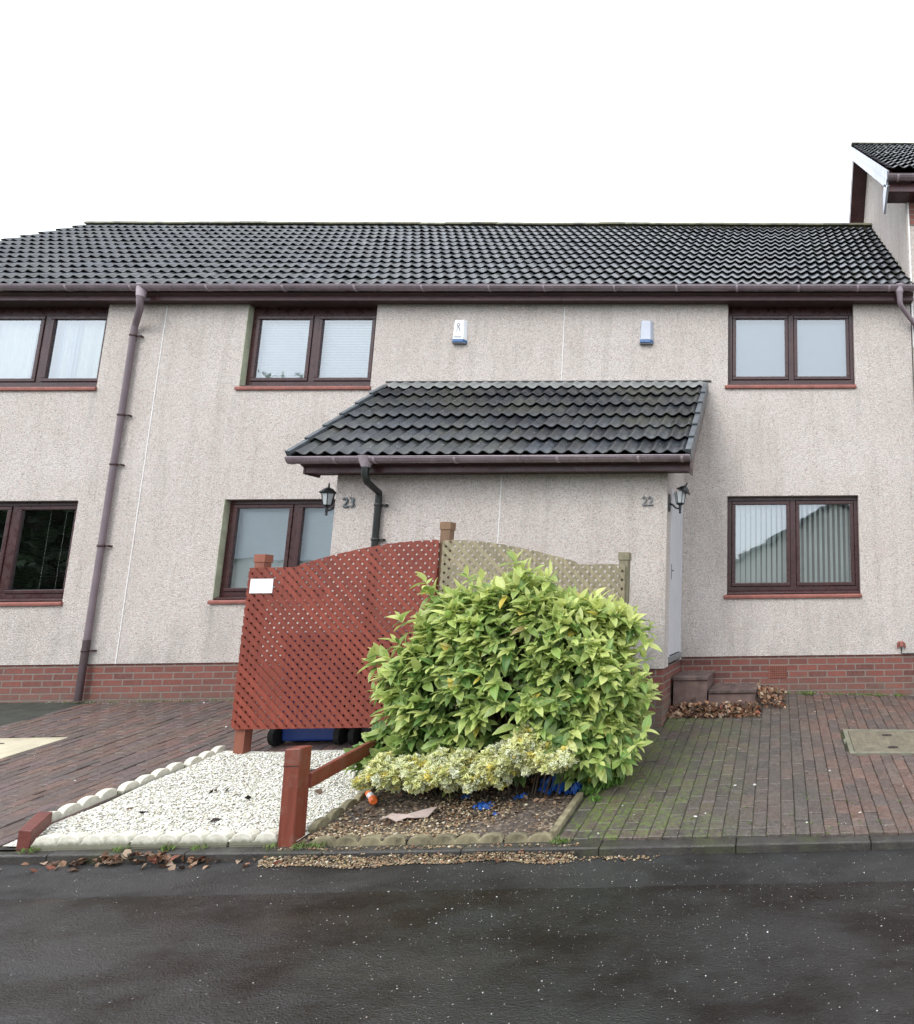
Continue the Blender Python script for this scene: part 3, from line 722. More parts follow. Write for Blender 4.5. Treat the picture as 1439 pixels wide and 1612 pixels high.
def window(parent, x0, x1, z0, z1, style, y=D, top_extra=0.0):
    """double casement window; z0 = top of sill, frame set back in the reveal"""
    yf = y + .085
    b = MB()
    w_ = .052; fo = []
    # outer frame
    zt = z1 - top_extra
    b.box(x0, x1, yf, yf + .06, zt - w_, z1 + .01)
    b.box(x0, x1, yf, yf + .06, z0 + .045, z0 + .045 + w_)
    b.box(x0, x0 + w_, yf, yf + .06, z0 + .045 + w_, zt - w_); b.box(x1 - w_, x1, yf, yf + .06, z0 + .045 + w_, zt - w_)
    xm = (x0 + x1) / 2
    b.box(xm - .035, xm + .035, yf, yf + .06, z0 + .045 + w_, zt - w_)
    # projecting cill of the frame
    b.prism([(yf + .06, z0 + .002), (y + .012, z0 + .002), (y + .012, z0 + .022), (yf - .002, z0 + .044), (yf + .06, z0 + .044)], x0 + .003, x1 - .003, 'X')
    fr = b.build('window', 'frame_brown', parent, bevel=.004)
    lo = z0 + .045 + w_; hi = zt - w_
    for a, c in ((x0 + w_, xm - .035), (xm + .035, x1 - w_)):
        s = MB(); k = .05; g = .004
        s.box(a + g, c - g, yf - .012, yf + .04, lo + g, lo + k); s.box(a + g, c - g, yf - .012, yf + .04, hi - k, hi - g)
        s.box(a + g, a + k, yf - .012, yf + .04, lo + k, hi - k); s.box(c - k, c - g, yf - .012, yf + .04, lo + k, hi - k)
        s.build('sash', 'frame_brown', fr, bevel=.007)
        p = MB(); p.face([(a + k - .004, yf + .012, lo + k - .004), (c - k + .004, yf + .012, lo + k - .004), (c - k + .004, yf + .012, hi - k + .004), (a + k - .004, yf + .012, hi - k + .004)])
        p.build('pane', 'glass', fr, recalc=False)
    s = MB(); s.prism([(y + .085, z0 - .052), (y - .028, z0 - .052), (y - .032, z0 - .020), (y - .020, z0 - .004), (y + .085, z0)], x0 - .035, x1 + .012, 'X')
    s.build('sill', 'terracotta', fr, bevel=.006)
    # room behind
    r = MB(); yb = y + 2.6; xa, xb, za, zb = x0 - .1, x1 + .1, z0 - .1, z1 + .1; yi = y + .281
    r.face([(xa, yi, za), (xb, yi, za), (xb, yb, za), (xa, yb, za)]); r.face([(xa, yi, zb), (xa, yb, zb), (xb, yb, zb), (xb, yi, zb)])
    r.face([(xa, yi, za), (xa, yb, za), (xa, yb, zb), (xa, yi, zb)]); r.face([(xb, yi, za), (xb, yi, zb), (xb, yb, zb), (xb, yb, za)])
    r.face([(xa, yb, za), (xb, yb, za), (xb, yb, zb), (xa, yb, zb)])
    r.build('room', 'room', fr, recalc=False)
    q = MB(); yy = yf + .10
    if style == 'venetian_white' or style == 'venetian_dark':
        z = lo + .01; op = style == 'venetian_dark'
        while z < hi + .02:
            d, hgt = (.018, .010) if op else (.006, .0235)
            q.poly([(x0 + .02, yy - d, z), (x1 - .02, yy - d, z), (x1 - .02, yy + d, z + hgt), (x0 + .02, yy + d, z + hgt)], [(0, 1, 2, 3)]); z += .0225 if not op else .024
        q.build('blind', 'blind_dark' if op else 'blind_white', fr, recalc=False)
        if op:
            for xx in (x0 + .35, xm - .3, xm + .35, x1 - .3):
                c = MB(); c.box(xx, xx + .004, yy - .02, yy - .017, lo, hi); c.build('blind_cord', 'curtain', fr)
    elif style == 'vertical':
        x = x0 + .03; k = 0; pm = .0675
        while x < x1 - .03:
            wd = .036 if x > xm else .058 - .018 * (x - x0) / (xm - x0)
            q.poly([(x, yy - .014, z0 - .02), (x + wd, yy + .014, z0 - .02), (x + wd, yy + .014, z1), (x, yy - .014, z1)], [(0, 1, 2, 3)]); x += pm; k += 1
        q.build('blind', 'blind_vertical', fr, recalc=False)
    elif style == 'vertical_grey':
        x = x0 + .03
        while x < x1 - .03:
            q.poly([(x, yy - .004, z0 - .02), (x + .086, yy + .006, z0 - .02), (x + .086, yy + .006, z1), (x, yy - .004, z1)], [(0, 1, 2, 3)]); x += .0845
        q.build('blind', 'blind_grey', fr, recalc=False)
    else:
        def curtain(xa, xb, m, ph):
            c = MB(); nn = 70; V = []
            for i in range(nn + 1):
                u = i / nn; xx = xa + (xb - xa) * u; d = .022 * math.sin(u * (xb - xa) * 55 + ph) + .012 * math.sin(u * (xb - xa) * 23 + 2 * ph)
                V += [(xx, yy + .03 + d, z0 - .03), (xx, yy + .03 + d * .6, z1)]
            c.poly(V, [(2 * i, 2 * i + 2, 2 * i + 3, 2 * i + 1) for i in range(nn)])
            c.build('curtain', m, fr, recalc=False, smooth=True)
        curtain(x0 + .02, x0 + .58, 'curtain', 0); curtain(x0 + .58, xm + .26, 'curtain', 1.2)
        curtain(xm + .06, xm + .30, 'curtain_lilac', 2.3); curtain(xm + .28, x1 - .02, 'curtain', .4)
        o_ = MB(); o_.box(xm + .3, xm + .52, yf + .075, yf + .09, z0 + .07, z0 + .125); o_.build('blind_cord', 'mist_white', fr, bevel=.006)
    return fr

FF = (4.490, 5.64); GF = (1.772, 3.018)
WX = [(-10.40, -8.715), (-6.925, -5.262), (-.655, 1.018)]
STY = [('curtain', 'venetian_dark'), ('venetian_white', 'venetian_white'), ('vertical_grey', 'vertical')]
for i, h in enumerate(HX):
    x0, x1 = EX[i]
    ops = [(WX[i][0], WX[i][1], FF[0] - .05, 5.64), (WX[i][0], WX[i][1], GF[0] - .05, GF[1])]
    wall(h, x0 + .006, x1 - .006, 1.022, 5.64, ops)
    b = MB(); b.box(x0, x1, D + .018, D + .26, .2, 1.021); b.build('plinth', 'brick', h)
    window(h, WX[i][0], WX[i][1], FF[0], 5.612, STY[i][0], top_extra=.065)
    window(h, WX[i][0], WX[i][1], GF[0], GF[1], STY[i][1])
# mould-green reveals beside the windows of number 23
for z0_, z1_ in ((FF[0], 5.605), (GF[0], GF[1])):
    b = MB(); b.box(WX[1][0] - .004, WX[1][0] + .002, D - .002, D + .083, z0_, z1_ - .002); b.build('reveal', 'green_render', HX[1])
# vertical movement joints
for i, h, xj in ((1, HX[1], -7.971), (2, HX[2], -2.812)):
    b = MB(); b.box(xj - .004, xj + .004, D - .006, D + .02, 1.024, 5.60); b.build('movement_joint', 'joint_white', h)
# air vent
b = MB(); b.box(-.135, .083, D + .006, D + .02, .757, .905); vt = b.build('air_vent', 'vent_clay', HX[2], bevel=.003)
b = MB()
for i in range(9):
    for j in range(5):
        cx_ = -.115 + i * .0222; cz = .778 + j * .0255
        b.box(cx_, cx_ + .012, D + .0035, D + .0055, cz, cz + .014)
b.build('hole', 'dark_hole', vt)
# cable box at the right
b = MB(); b.tube([(1.455, D - .02, 1.10), (1.458, D - .025, 1.155), (1.475, D - .03, 1.17), (1.52, D - .03, 1.17), (1.54, D - .025, 1.15), (1.545, D - .02, 1.10)], .012, 8)
b.box(1.475, 1.52, D - .045, D, 1.115, 1.165)
cb = b.build('cable_entry', 'terracotta', HX[2], bevel=.003)
b = MB(); b.tube([(1.497, D - .03, 1.12), (1.497, D - .02, 1.035), (1.52, D - .015, 1.03), (1.79, D - .015, 1.035)], .006, 6); b.build('cable', 'black_metal', cb)

# roof slopes
def roof(parent, X0, X1, ey, ez, th, n, g, mat, name='roof', wave=.1455, amp=.033, pw=.88, x_origin=1.80, thick=.034, right=False):
    ct, st = math.cos(th), math.sin(th)
    def P(x, s, h): return (x, ey + s * ct - h * st, ez + s * st + h * ct)
    us = []
    k0 = math.floor((X0 - x_origin) / wave)
    SEG = 8
    i = k0 * SEG
    while x_origin + i * wave / SEG < X1 - 1e-4:
        x = x_origin + i * wave / SEG
        if x > X0 + 1e-4: us.append(x)
        i += 1
    us = [X0] + us + [X1]
    def wv(x):
        p = ((x - x_origin) / wave) % 1.0
        return amp * (0.5 + 0.5 * math.cos(2 * math.pi * (p - .45 - .06 * math.sin(2 * math.pi * p)))) ** pw
    b = MB()
    rr = random.Random(5 if mat == 'roof_tile' else 9)
    for c in range(n):
        s0 = c * g; s1 = (c + 1) * g + .045
        cov = {}
        rows = [[], [], [], []]
        prof = []
        for x in us:
            tile = math.floor((x - x_origin) / (2 * wave) + 1e-6)
            if tile not in cov:
                k = rr.uniform(.62, 1.35); t_ = rr.uniform(-.15, .15)
                cov[tile] = ((.031 * k * (1 + t_ * .3), .034 * k, .040 * k * (1 - t_ * .3)), rr.gauss(0, .0022), rr.gauss(0, .003))
            dz, ds = cov[tile][1], cov[tile][2]
            h = wv(x) + dz
            prof.append([P(x, s0 + ds + .10, h + thick * .55 - .006), P(x, s0 + ds + .002, h + thick - .012), P(x, s0 + ds, h + thick - .001), P(x, s0 + ds + .005, h + thick + .001), P(x, s0 + g * .5, h + thick * .5), P(x, s1, h - .004)])
        base = len(b.v)
        nr = 6
        for p in prof: b.v += p
        for i in range(len(us) - 1):
            tile = math.floor(((us[i] + us[i + 1]) / 2 - x_origin) / (2 * wave) + 1e-6)
            cc = cov.get(tile, list(cov.values())[0])[0]
            for r_ in range(nr - 1):
                a = base + i * nr + r_
                b.f.append((a, a + nr, a + nr + 1, a + 1)); b.m.append(0); b.c.append(cc)
        # underside closing the tail
    o = b.build(name, mat, parent, recalc=False)
    o.data.polygons.foreach_set('use_smooth', [True] * len(o.data.polygons))
    bm = bmesh.new(); bm.from_mesh(o.data)
    for e in bm.edges:
        if len(e.link_faces) == 2 and e.calc_face_angle(0) > R(38): e.smooth = False
    bm.to_mesh(o.data); bm.free()
    return o
TH = R(41.8); EY, EZ = 7.74, 5.775
NC, G_ = 14, .3125
SL = NC * G_; RY, RZ = EY + SL * math.cos(TH), EZ + SL * math.sin(TH)
roofs = []
for i, h in enumerate(HX):
    x0, x1 = EX[i]
    ro = roof(h, x0, x1, EY, EZ - .035, TH, NC, G_, 'roof_tile'); roofs.append(ro)
    # decking below the tiles, back slope and ridge
    b = MB()
    b.prism([(EY + .06, EZ - .09), (RY, RZ - .085), (RY + 3.4, RZ - .085 - 3.4 * math.tan(TH)), (RY + 3.4, 5.3), (EY + .1, 5.66)], x0 + .002, x1 - .002, 'X')
    b.build('roof_deck', 'soffit_brown', h)
    b = MB(); nn = 9; x = x0
    cnt = max(1, round((x1 - x0) / .45)); L_ = (x1 - x0) / cnt
    for k in range(cnt):
        xa = x0 + k * L_; dz = random.gauss(0, .004)
        pr = [(RY + .13 * math.cos(math.pi * q / 8), RZ - .045 + dz + .085 * math.sin(math.pi * q / 8)) for q in range(9)]
        b.prism(pr, xa + .001, xa + L_ - .001, 'X')
    b.box(x0, x1, RY - .06, RY + .06, RZ - .09, RZ + .028)
    b.build('ridge', 'ridge_tile', ro, bevel=.003)
# verge on the far left
b = MB()
for c in range(NC):
    s0 = c * G_ - .005; s1 = s0 + G_ + .03; ct, st = math.cos(TH), math.sin(TH)
    def PP(s, h): return (EY + s * ct - h * st, EZ + s * st + h * ct)
    b.prism([PP(s0, -.12), PP(s1, -.12), PP(s1, .0), PP(s0, .035)], -12.62, -12.55, 'X')
b.build('verge', 'ridge_tile', roofs[0])
b = MB(); b.prism([(D, 5.5), (RY + 3, 5.5), (RY, RZ - .12), (EY + .1, EZ - .1)], -12.5, -12.3, 'X'); b.box(-12.5, -12.3, D, 14, .2, 5.5); b.build('gable_wall', 'roughcast', HX[0])
# back wall so that no light leaks in
for i, h in enumerate(HX):
    b = MB(); b.box(EX[i][0] + .01, EX[i][1] - .01, 13.8, 14.0, .2, 5.6); b.build('back_wall', 'roughcast', h)

# eaves: fascia, soffit, gutter with brackets
def gutter(parent, x0, x1, yl, zl, r=.056, capL=False, capR=False, brackets=(), mat='gutter_plastic'):
    """half round channel; outer lip at y = yl, z = zl"""
    cy = yl + r; nn = 12; b = MB(); V = []
    outer = [(cy - r * math.cos(math.pi * k / nn), zl - r * .98 * math.sin(math.pi * k / nn)) for k in range(nn + 1)]
    inner = [(cy - (r - .004) * math.cos(math.pi * k / nn), zl - (r - .004) * .98 * math.sin(math.pi * k / nn)) for k in range(nn, -1, -1)]
    outer = [(yl - .004, zl - .012), (yl - .004, zl + .001)][::-1] + outer[1:]
    b.prism(outer + inner, x0, x1, 'X')
    b.tube([(x0 + .001, yl - .001, zl + .003), (x1 - .001, yl - .001, zl + .003)], .008, 8)
    g = b.build('gutter', mat, parent, smooth=False); smooth_angle(g, 30)
    for on, xx in ((capL, x0), (capR, x1)):
        if on:
            c = MB(); c.prism([(cy - (r + .004) * math.cos(math.pi * k / nn), zl + .002 - (r + .004) * math.sin(math.pi * k / nn)) for k in range(nn + 1)], xx - .006, xx + .006, 'X'); c.build('end_cap', mat, g)
    for xx in brackets:
        c = MB(); R2 = r + .006
        o2 = [(cy - R2 * math.cos(math.pi * k / nn), zl + .003 - R2 * math.sin(math.pi * k / nn)) for k in range(nn + 1)]
        i2 = [(cy - (r + .001) * math.cos(math.pi * k / nn), zl + .003 - (r + .001) * math.sin(math.pi * k / nn)) for k in range(nn, -1, -1)]
        c.prism(o2 + i2, xx - .012, xx + .012, 'X'); c.build('bracket', 'bracket_plastic', g)
    return g
for i, h in enumerate(HX):
    x0, x1 = EX[i]
    b = MB(); b.box(x0, x1, 7.842, 7.862, 5.598, 5.775); b.build('fascia', 'maroon_plastic', h, bevel=.004)
    b = MB(); b.box(x0, x1, 7.863, D + .35, 5.612, 5.632); b.build('soffit', 'soffit_brown', h)
    if i < 2:
        pass
    br = {0: [-11.6, -10.7, -9.85, -9.0, -8.2], 1: [-7.25, -6.3, -5.4, -4.55, -3.7, -3.0], 2: [-2.1, -1.3, -.52, .28, 1.05, 1.46]}[i]
    gutter(h, x0, x1, 7.693, 5.737, brackets=br)

def pipe_bracket(pipe, x, y, z, mat='frame_brown', r=.034, side=1):
    c = MB(); c.lathe([(r + .004, -.014), (r + .007, 0), (r + .004, .014)], x, y, 14, z=z)
    c.box(min(x + side * .03, x + side * .085), max(x + side * .03, x + side * .085), y + .004, y + .024, z - .008, z + .008)
    c.box(min(x + side * .07, x + side * .085), max(x + side * .07, x + side * .085), y, D - .0 if y > 7 else y + .06, z - .01, z + .01)
    c.build('bracket', mat, pipe)
xp = -8.30
b = MB(); b.tube([(-8.09, 7.745, 5.70), (-8.09, 7.745, 5.53), (-8.10, 7.77, 5.46), (-8.27, 7.91, 5.33), (-8.30, 7.93, 5.26), (xp, 7.93, 1.30)], [.046, .036, .034, .033, .033, .033], 14)
dp = b.build('downpipe', 'pipe_mauve', HX[0]); smooth_angle(dp)
# the visible shoe of the gutter outlet
b = MB(); b.tube([(-8.09, 7.745, 5.76), (-8.09, 7.745, 5.60)], [.058, .045], 14); b.build('outlet', 'bracket_plastic', dp)
b = MB(); b.tube([(xp, 7.93, 1.31), (xp, 7.93, .60)], .035, 14); o = b.build('lower_pipe', 'pipe_low', dp); smooth_angle(o)
for z in (5.16, 4.10, 3.46, 2.44, 1.18): pipe_bracket(dp, xp, 7.93, z)
# right hand pipe
b = MB(); b.tube([(1.60, 7.75, 5.72), (1.60, 7.75, 5.53), (1.62, 7.76, 5.47), (1.83, 7.93, 5.30), (1.845, 7.93, 5.2), (1.845, 7.93, .6)], [.05, .036, .034, .033, .033, .033], 12)
dp2 = b.build('downpipe', 'pipe_mauve', HX[2]); smooth_angle(dp2)
b = MB(); b.tube([(1.60, 7.75, 5.76), (1.60, 7.75, 5.66)], [.066, .048], 14); b.build('outlet', 'bracket_plastic', dp2)

# ------------------------------------------------------------ taller neighbour on the right
NB = thing('taller_house', 'taller gabled house rising behind the right end of the terrace roof', 'house', (4.2, D, .5))
aY, aZ, eY, eZ = 11.20, 10.50, 7.62, 7.30
sl = math.atan2(aZ - eZ, aY - eY)
b = MB(); b.prism([(D, .3), (14.4, .3), (14.4, 7.45), (aY, aZ - .27), (D, 7.38)], 1.782, 2.05, 'X'); b.build('gable_wall', 'roughcast', NB)
b = MB(); b.box(2.055, 6.5, D + .003, D + .25, .3, 7.38); b.build('wall', 'roughcast', NB)
b = MB(); b.box(1.822, 3.4, D - .012, D - .001, 6.76, 7.12); b.build('brick_band', 'brick', NB)
b = MB(); b.box(1.80, 1.818, D - .010, D - .0015, 5.0, 7.1); b.build('corner_trim', 'joint_white', NB)
nr = int((math.hypot(aY - eY, aZ - eZ)) / .31)
gg = math.hypot(aY - eY, aZ - eZ) / nr
ro = roof(NB, 1.50, 6.5, eY, eZ + .02, sl, nr, gg, 'roof_tile', x_origin=6.5)
b = MB(); b.prism([(eY + .1, eZ - .02), (aY, aZ - .1), (14.9, aZ - .1 - (14.9 - aY) * math.tan(sl)), (14.9, 7.0), (D, 7.25)], 1.82, 6.5, 'X'); b.build('roof_deck', 'soffit_brown', NB)
# overhang: dark soffit boards, front verge clad in white
def slab(p0, p1, th_, xa, xb, b):
    d = Vector((0, p1[0] - p0[0], p1[1] - p0[1])).normalized(); nrm = (-d.z, d.y)
    b.prism([p0, p1, (p1[0] - nrm[0] * th_, p1[1] - nrm[1] * th_), (p0[0] - nrm[0] * th_, p0[1] - nrm[1] * th_)], xa, xb, 'X')
b = MB(); slab((eY + .05, eZ - .01), (aY, aZ - .03), .16, 1.50, 1.808, b)
slab((aY, aZ - .03), (14.9, aZ - .03 - (14.9 - aY) * math.tan(R(44))), .28, 1.50, 1.808, b); b.build('soffit', 'maroon_plastic', NB)
b = MB(); slab((eY, eZ + .015), (aY, aZ + .01), .20, 1.468, 1.498, b)
b.prism([(eY, eZ - .20), (eY + .06, eZ - .19), (D, 6.93), (D, 7.20), (eY + .25, 7.3)], 1.468, 1.498, 'X'); b.build('bargeboard', 'cladding_white', NB)
b = MB()
for k in range(nr * 2):
    s0 = k * gg / 2; ct, st = math.cos(sl), math.sin(sl)
    yy, zz = eY + s0 * ct, eZ + s0 * st
    b.prism([(yy, zz + .03), (yy + gg / 2 * ct * 1.04, zz + gg / 2 * st * 1.04 + .022), (yy + gg / 2 * ct * 1.04, zz + gg / 2 * st - .10), (yy, zz - .10)], 1.456, 1.468, 'X')
b.build('verge', 'cladding_white', NB)
b = MB(); b.box(1.50, 6.5, eY + .12, eY + .14, eZ - .20, eZ - .02); b.build('fascia', 'maroon_plastic', NB, bevel=.004)
b = MB(); b.box(1.50, 6.5, eY + .141, D + .01, eZ - .20, eZ - .18); b.build('soffit', 'maroon_plastic', NB)
g2 = gutter(NB, 1.475, 6.5, eY, eZ - .03, capL=True, brackets=(1.62,))
b = MB(); b.prism([(aY + .12 * math.cos(math.pi * q / 8), aZ + .0 + .07 * math.sin(math.pi * q / 8)) for q in range(9)], 1.47, 6.5, 'X'); b.build('ridge', 'ridge_tile', ro)
# skin over number 22's house end
# ------------------------------------------------------------ shared porch
PO = thing('porch', 'shared roughcast entrance porch with tiled lean-to roof between doors 22 and 23', 'porch', (-2.97, YP, .45))
PX0, PX1 = -4.74, -1.205
b = MB(); b.box(PX0, PX1, YP, YP + .25, .992, 3.12); b.box(PX0, PX0 + .24, YP + .251, D - .001, .992, 3.12)
b.box(PX1 - .24, PX1, 7.88, D - .001, .992, 3.12); b.box(PX1 - .24, PX1, YP + .251, 7.879, 2.955, 3.12)
# upper triangle of the side walls under the roof
for xa in (PX0, PX1 - .24): b.prism([(YP + .02, 3.121), (D - .001, 3.121), (D - .001, 4.30), (YP + .02, 3.28)], xa, xa + .24, 'X')
b.build('wall', 'roughcast', PO)
b = MB(); b.box(PX0 + .015, PX1 - .015, YP + .015, YP + .22, .2, .991); b.box(PX0 + .015, PX0 + .2, YP + .22, D, .2, .991); b.box(PX1 - .2, PX1 - .015, YP + .22, D, .2, .991)
b.build('plinth', 'brick', PO)
b = MB(); b.box(-2.996, -2.988, YP - .005, YP + .01, .995, 3.05); b.build('movement_joint', 'joint_white', PO)
# door of number 22 in the side wall
b = MB(); b.box(PX1 - .03, PX1 - .004, YP + .262, 7.87, 1.10, 2.95)
dr = b.build('door', 'door_grey', PO, bevel=.004)
b = MB(); b.box(PX1 - .05, PX1 + .006, YP + .252, YP + .30, 1.09, 2.952); b.box(PX1 - .05, PX1 + .006, 7.83, 7.878, 1.09, 2.952); b.box(PX1 - .05, PX1 + .004, YP + .30, 7.83, 2.90, 2.952)
b.build('door_frame', 'door_grey', dr, bevel=.003)
b = MB(); b.box(PX1 - .006, PX1 + .03, YP + .33, YP + .345, 2.02, 2.035); b.box(PX1 - .001, PX1 + .008, YP + .32, YP + .35, 1.93, 2.10); b.build('door_handle', 'digit_metal', dr)
b = MB(); b.box(PX1 - .05, PX1 + .02, YP + .255, 7.87, 1.03, 1.088); b.build('threshold', 'digit_metal', dr)
PT = R(40.9); PEY, PEZ = 6.475, 3.205
PN = 6; PG = .318
pr_ = roof(PO, -5.02, -.925, PEY, PEZ - .02, PT, PN, PG, 'porch_tile', x_origin=-.925, amp=.037, pw=1.0)
b = MB(); b.prism([(PEY + .05, PEZ - .05), (D - .002, 4.42), (D - .002, 4.27), (YP + .03, 3.23), (6.64, 3.10)], -4.98, -.965, 'X'); b.build('roof_deck', 'soffit_brown', PO)
# lead flashing dressed over the top course
nx = int(4.1 / .1455 * 8); V = []
ct, st = math.cos(PT), math.sin(PT)
for i in range(nx + 1):
    x = -.925 - i * .1455 / 8
    p = (-i / 8) % 1.0; h = .036 * (.5 + .5 * math.cos(2 * math.pi * (p - .45 - .06 * math.sin(2 * math.pi * p)))) ** 1.0
    s0 = 1.80 + .014 * math.sin(i * .35); s1 = 1.97
    V += [(x, PEY + s0 * ct - (h + .024) * st, PEZ + s0 * st + (h + .024) * ct), (x, PEY + s1 * ct - (h * .6 + .03) * st, PEZ + s1 * st + (h * .6 + .03) * ct),
          (x, D - .012, 4.505), (x, D - .004, 4.54)]
b = MB(); b.poly(V, [(i * 4 + k, i * 4 + 4 + k, i * 4 + 5 + k, i * 4 + 1 + k) for i in range(nx) for k in range(3)])
b.build('flashing', 'lead', pr_, smooth=True)
b = MB(); b.box(-5.06, -.87, D - .02, D - .001, 4.535, 4.55); b.build('flashing_trim', 'black_metal', PO)
# dry verge caps, one per course
for xa, xb in ((-.965, -.905), (-5.045, -4.995)):
    b = MB()
    for c in range(PN):
        s0 = c * PG - .012; s1 = s0 + PG + .02
        def PP(s, h): return (PEY + s * ct - h * st, PEZ + s * st + h * ct)
        b.prism([PP(s0, -.10), PP(s1, -.10), PP(s1, .034), PP(s0, .058)], xa, xb, 'X')
    b.build('verge', 'verge_grey', pr_, bevel=.004)
b = MB(); b.box(-4.94, -.935, 6.60, 6.62, 3.045, 3.205); b.build('fascia', 'maroon_plastic', PO, bevel=.004)
b = MB(); b.box(-4.94, -.935, 6.621, YP - .001, 3.062, 3.078); b.build('soffit', 'soffit_brown', PO)
# sloping bargeboards at the two ends
for xa in (-4.96, -.955):
    b = MB(); b.prism([(6.598, 3.035), (6.82, 3.04), (6.86, 3.20), (D - .002, 4.19), (D - .002, 4.33), (6.598, 3.14)], xa, xa + .02, 'X'); b.build('bargeboard', 'maroon_plastic', PO)
gutter(PO, -5.03, -.915, 6.435, 3.175, r=.056, capL=True, capR=True, brackets=(-4.55, -4.15, -3.33, -2.28, -1.45, -1.0))
for xc in (-4.92,):
    pass
b = MB(); b.tube([(-4.25, 6.49, 3.19), (-4.25, 6.49, 3.08)], [.085, .04], 14); og = b.build('outlet', 'bracket_plastic', PO)
b = MB(); b.tube([(-4.25, 6.49, 3.10), (-4.25, 6.49, 3.0), (-4.24, 6.52, 2.93), (-4.25, 6.74, 2.86), (-4.26, 6.76, 2.79), (-4.26, 6.76, .55)], [.036, .034, .033, .033, .033, .033], 14)
pd = b.build('downpipe', 'pipe_black', PO); smooth_angle(pd)
for z in (2.73, 2.36, 1.5): pipe_bracket(pd, -4.26, 6.76, z, 'pipe_black')

# doorsteps of number 22
ST = thing('doorstep', 'two brown concrete steps up to the door of number 22, leaves piled below', 'steps', (-.75, 7.4, .5))
b = MB(); b.box(-1.195, -.80, 7.30, D + .01, .812, .855); b.build('upper_tread', 'concrete_step', ST, bevel=.008)
b = MB(); b.box(-1.19, -.815, 7.32, D + .01, .3, .811); b.build('upper_riser', 'step_side', ST, bevel=.004)
b = MB(); b.box(-.798, -.265, 7.32, D + .01, .665, .705); b.build('lower_tread', 'concrete_step', ST, bevel=.008)
b = MB(); b.box(-.80, -.28, 7.34, D + .01, .3, .664); b.build('lower_riser', 'step_side', ST, bevel=.004)

# ------------------------------------------------------------ small fittings
def digits(txt, x, z, h, mat, label):
    cu = bpy.data.curves.new('house_number', 'FONT'); cu.body = txt; cu.size = h / .69; cu.extrude = .011; cu.space_character = 1.0
    tmp = bpy.data.objects.new('tmp', cu); COL.objects.link(tmp)
    dg = bpy.context.evaluated_depsgraph_get(); me = bpy.data.meshes.new_from_object(tmp.evaluated_get(dg))
    bpy.data.objects.remove(tmp)
    o = bpy.data.objects.new('house_number', me); COL.objects.link(o)
    me.materials.clear(); me.materials.append(MAT[mat])
    me.transform(Matrix.Scale(.88, 4, (1, 0, 0)))
    o.rotation_euler = (R(90), 0, 0); o.location = (x, YP - .012, z)
    tag(o, label, 'house number')
digits('22', -1.475, 2.712, .098, 'digit_metal', 'pale metal number 22 on the porch wall by the right lantern')
digits('23', -4.655, 2.715, .105, 'digit_dark', 'dark metal number 23 on the porch wall by the left lantern')

def alarm(x0, z0, z1, label, emblem):
    t_ = thing('alarm_box', label, 'alarm box', ((x0 + .09), D, z0)); w_ = .155
    y1 = D - .001; y0 = D - .06
    b = MB(); zb = z0 + .045
    body = [(x0 + .022, y0, zb), (x0 + w_, y0, zb), (x0 + w_ - .01, y0 + .012, z1), (x0 + .03, y0 + .012, z1),
            (x0, y1, zb - .0), (x0 + w_ + .03, y1, zb), (x0 + w_ + .022, y1, z1 + .008), (x0 + .012, y1, z1 + .008)]
    b.poly(body, [(0, 1, 2, 3), (7, 6, 5, 4), (0, 4, 5, 1), (1, 5, 6, 2), (2, 6, 7, 3), (3, 7, 4, 0)])
    b.build('cover', 'alarm_white' if emblem else 'alarm_grey', t_, bevel=.006)
    b = MB(); b.poly([(x0 + .02, y0 - .002, z0 + .006), (x0 + w_ + .002, y0 - .002, z0 + .006), (x0 + w_, y0 - .001, zb - .001), (x0 + .022, y0 - .001, zb - .001),
                      (x0 - .002, y1, z0 + .006), (x0 + w_ + .03, y1, z0 + .006), (x0 + w_ + .03, y1, zb - .001), (x0, y1, zb - .001)],
                     [(0, 1, 2, 3), (7, 6, 5, 4), (0, 4, 5, 1), (1, 5, 6, 2), (2, 6, 7, 3), (3, 7, 4, 0)])
    b.build('strobe', 'alarm_blue', t_, bevel=.004)
    b = MB(); b.box(x0 + .01, x0 + w_ + .02, y0 + .01, y1, z0 - .006, z0 + .005); b.build('base', 'ink_grey', t_)
    if emblem:
        # key standing on its tip with a dark bow, above a bar of small lettering
        b = MB(); fy = y0 + .0005
        cx_, cz = x0 + .083, z0 + .245; nn = 16
        ring = []
        for k in range(nn):
            a0, a1 = 2 * math.pi * k / nn, 2 * math.pi * (k + 1) / nn
            for aa, r_ in ((a0, .024), (a1, .024), (a1, .012), (a0, .012)): ring.append((cx_ + r_ * math.cos(aa), fy + .006, cz + r_ * math.sin(aa)))
        b.poly(ring, [(4 * k, 4 * k + 1, 4 * k + 2, 4 * k + 3) for k in range(nn)])
        b.poly([(cx_ - .008, fy + .003, cz - .02), (cx_ + .010, fy + .003, cz - .022), (cx_ + .035, fy - .001, cz - .085), (cx_ + .022, fy - .001, cz - .087)], [(0, 1, 2, 3)])
        b.poly([(cx_ - .012, fy + .003, cz - .02), (cx_ - .006, fy + .003, cz - .02), (cx_ - .012, fy - .001, cz - .10), (cx_ - .020, fy - .001, cz - .10)], [(0, 1, 2, 3)])
        for k in range(9): b.box(x0 + .034 + k * .0118, x0 + .042 + k * .0118, y0 - .0022, y0 - .0012, z0 + .066, z0 + .082)
        b.build('emblem', 'ink_grey', t_, recalc=False)
alarm(-4.246, 5.06, 5.372, 'white alarm box with a key emblem on the upper wall, left one', True)
alarm(-1.815, 5.05, 5.362, 'plain grey alarm box with a blue base on the upper wall, right one', False)

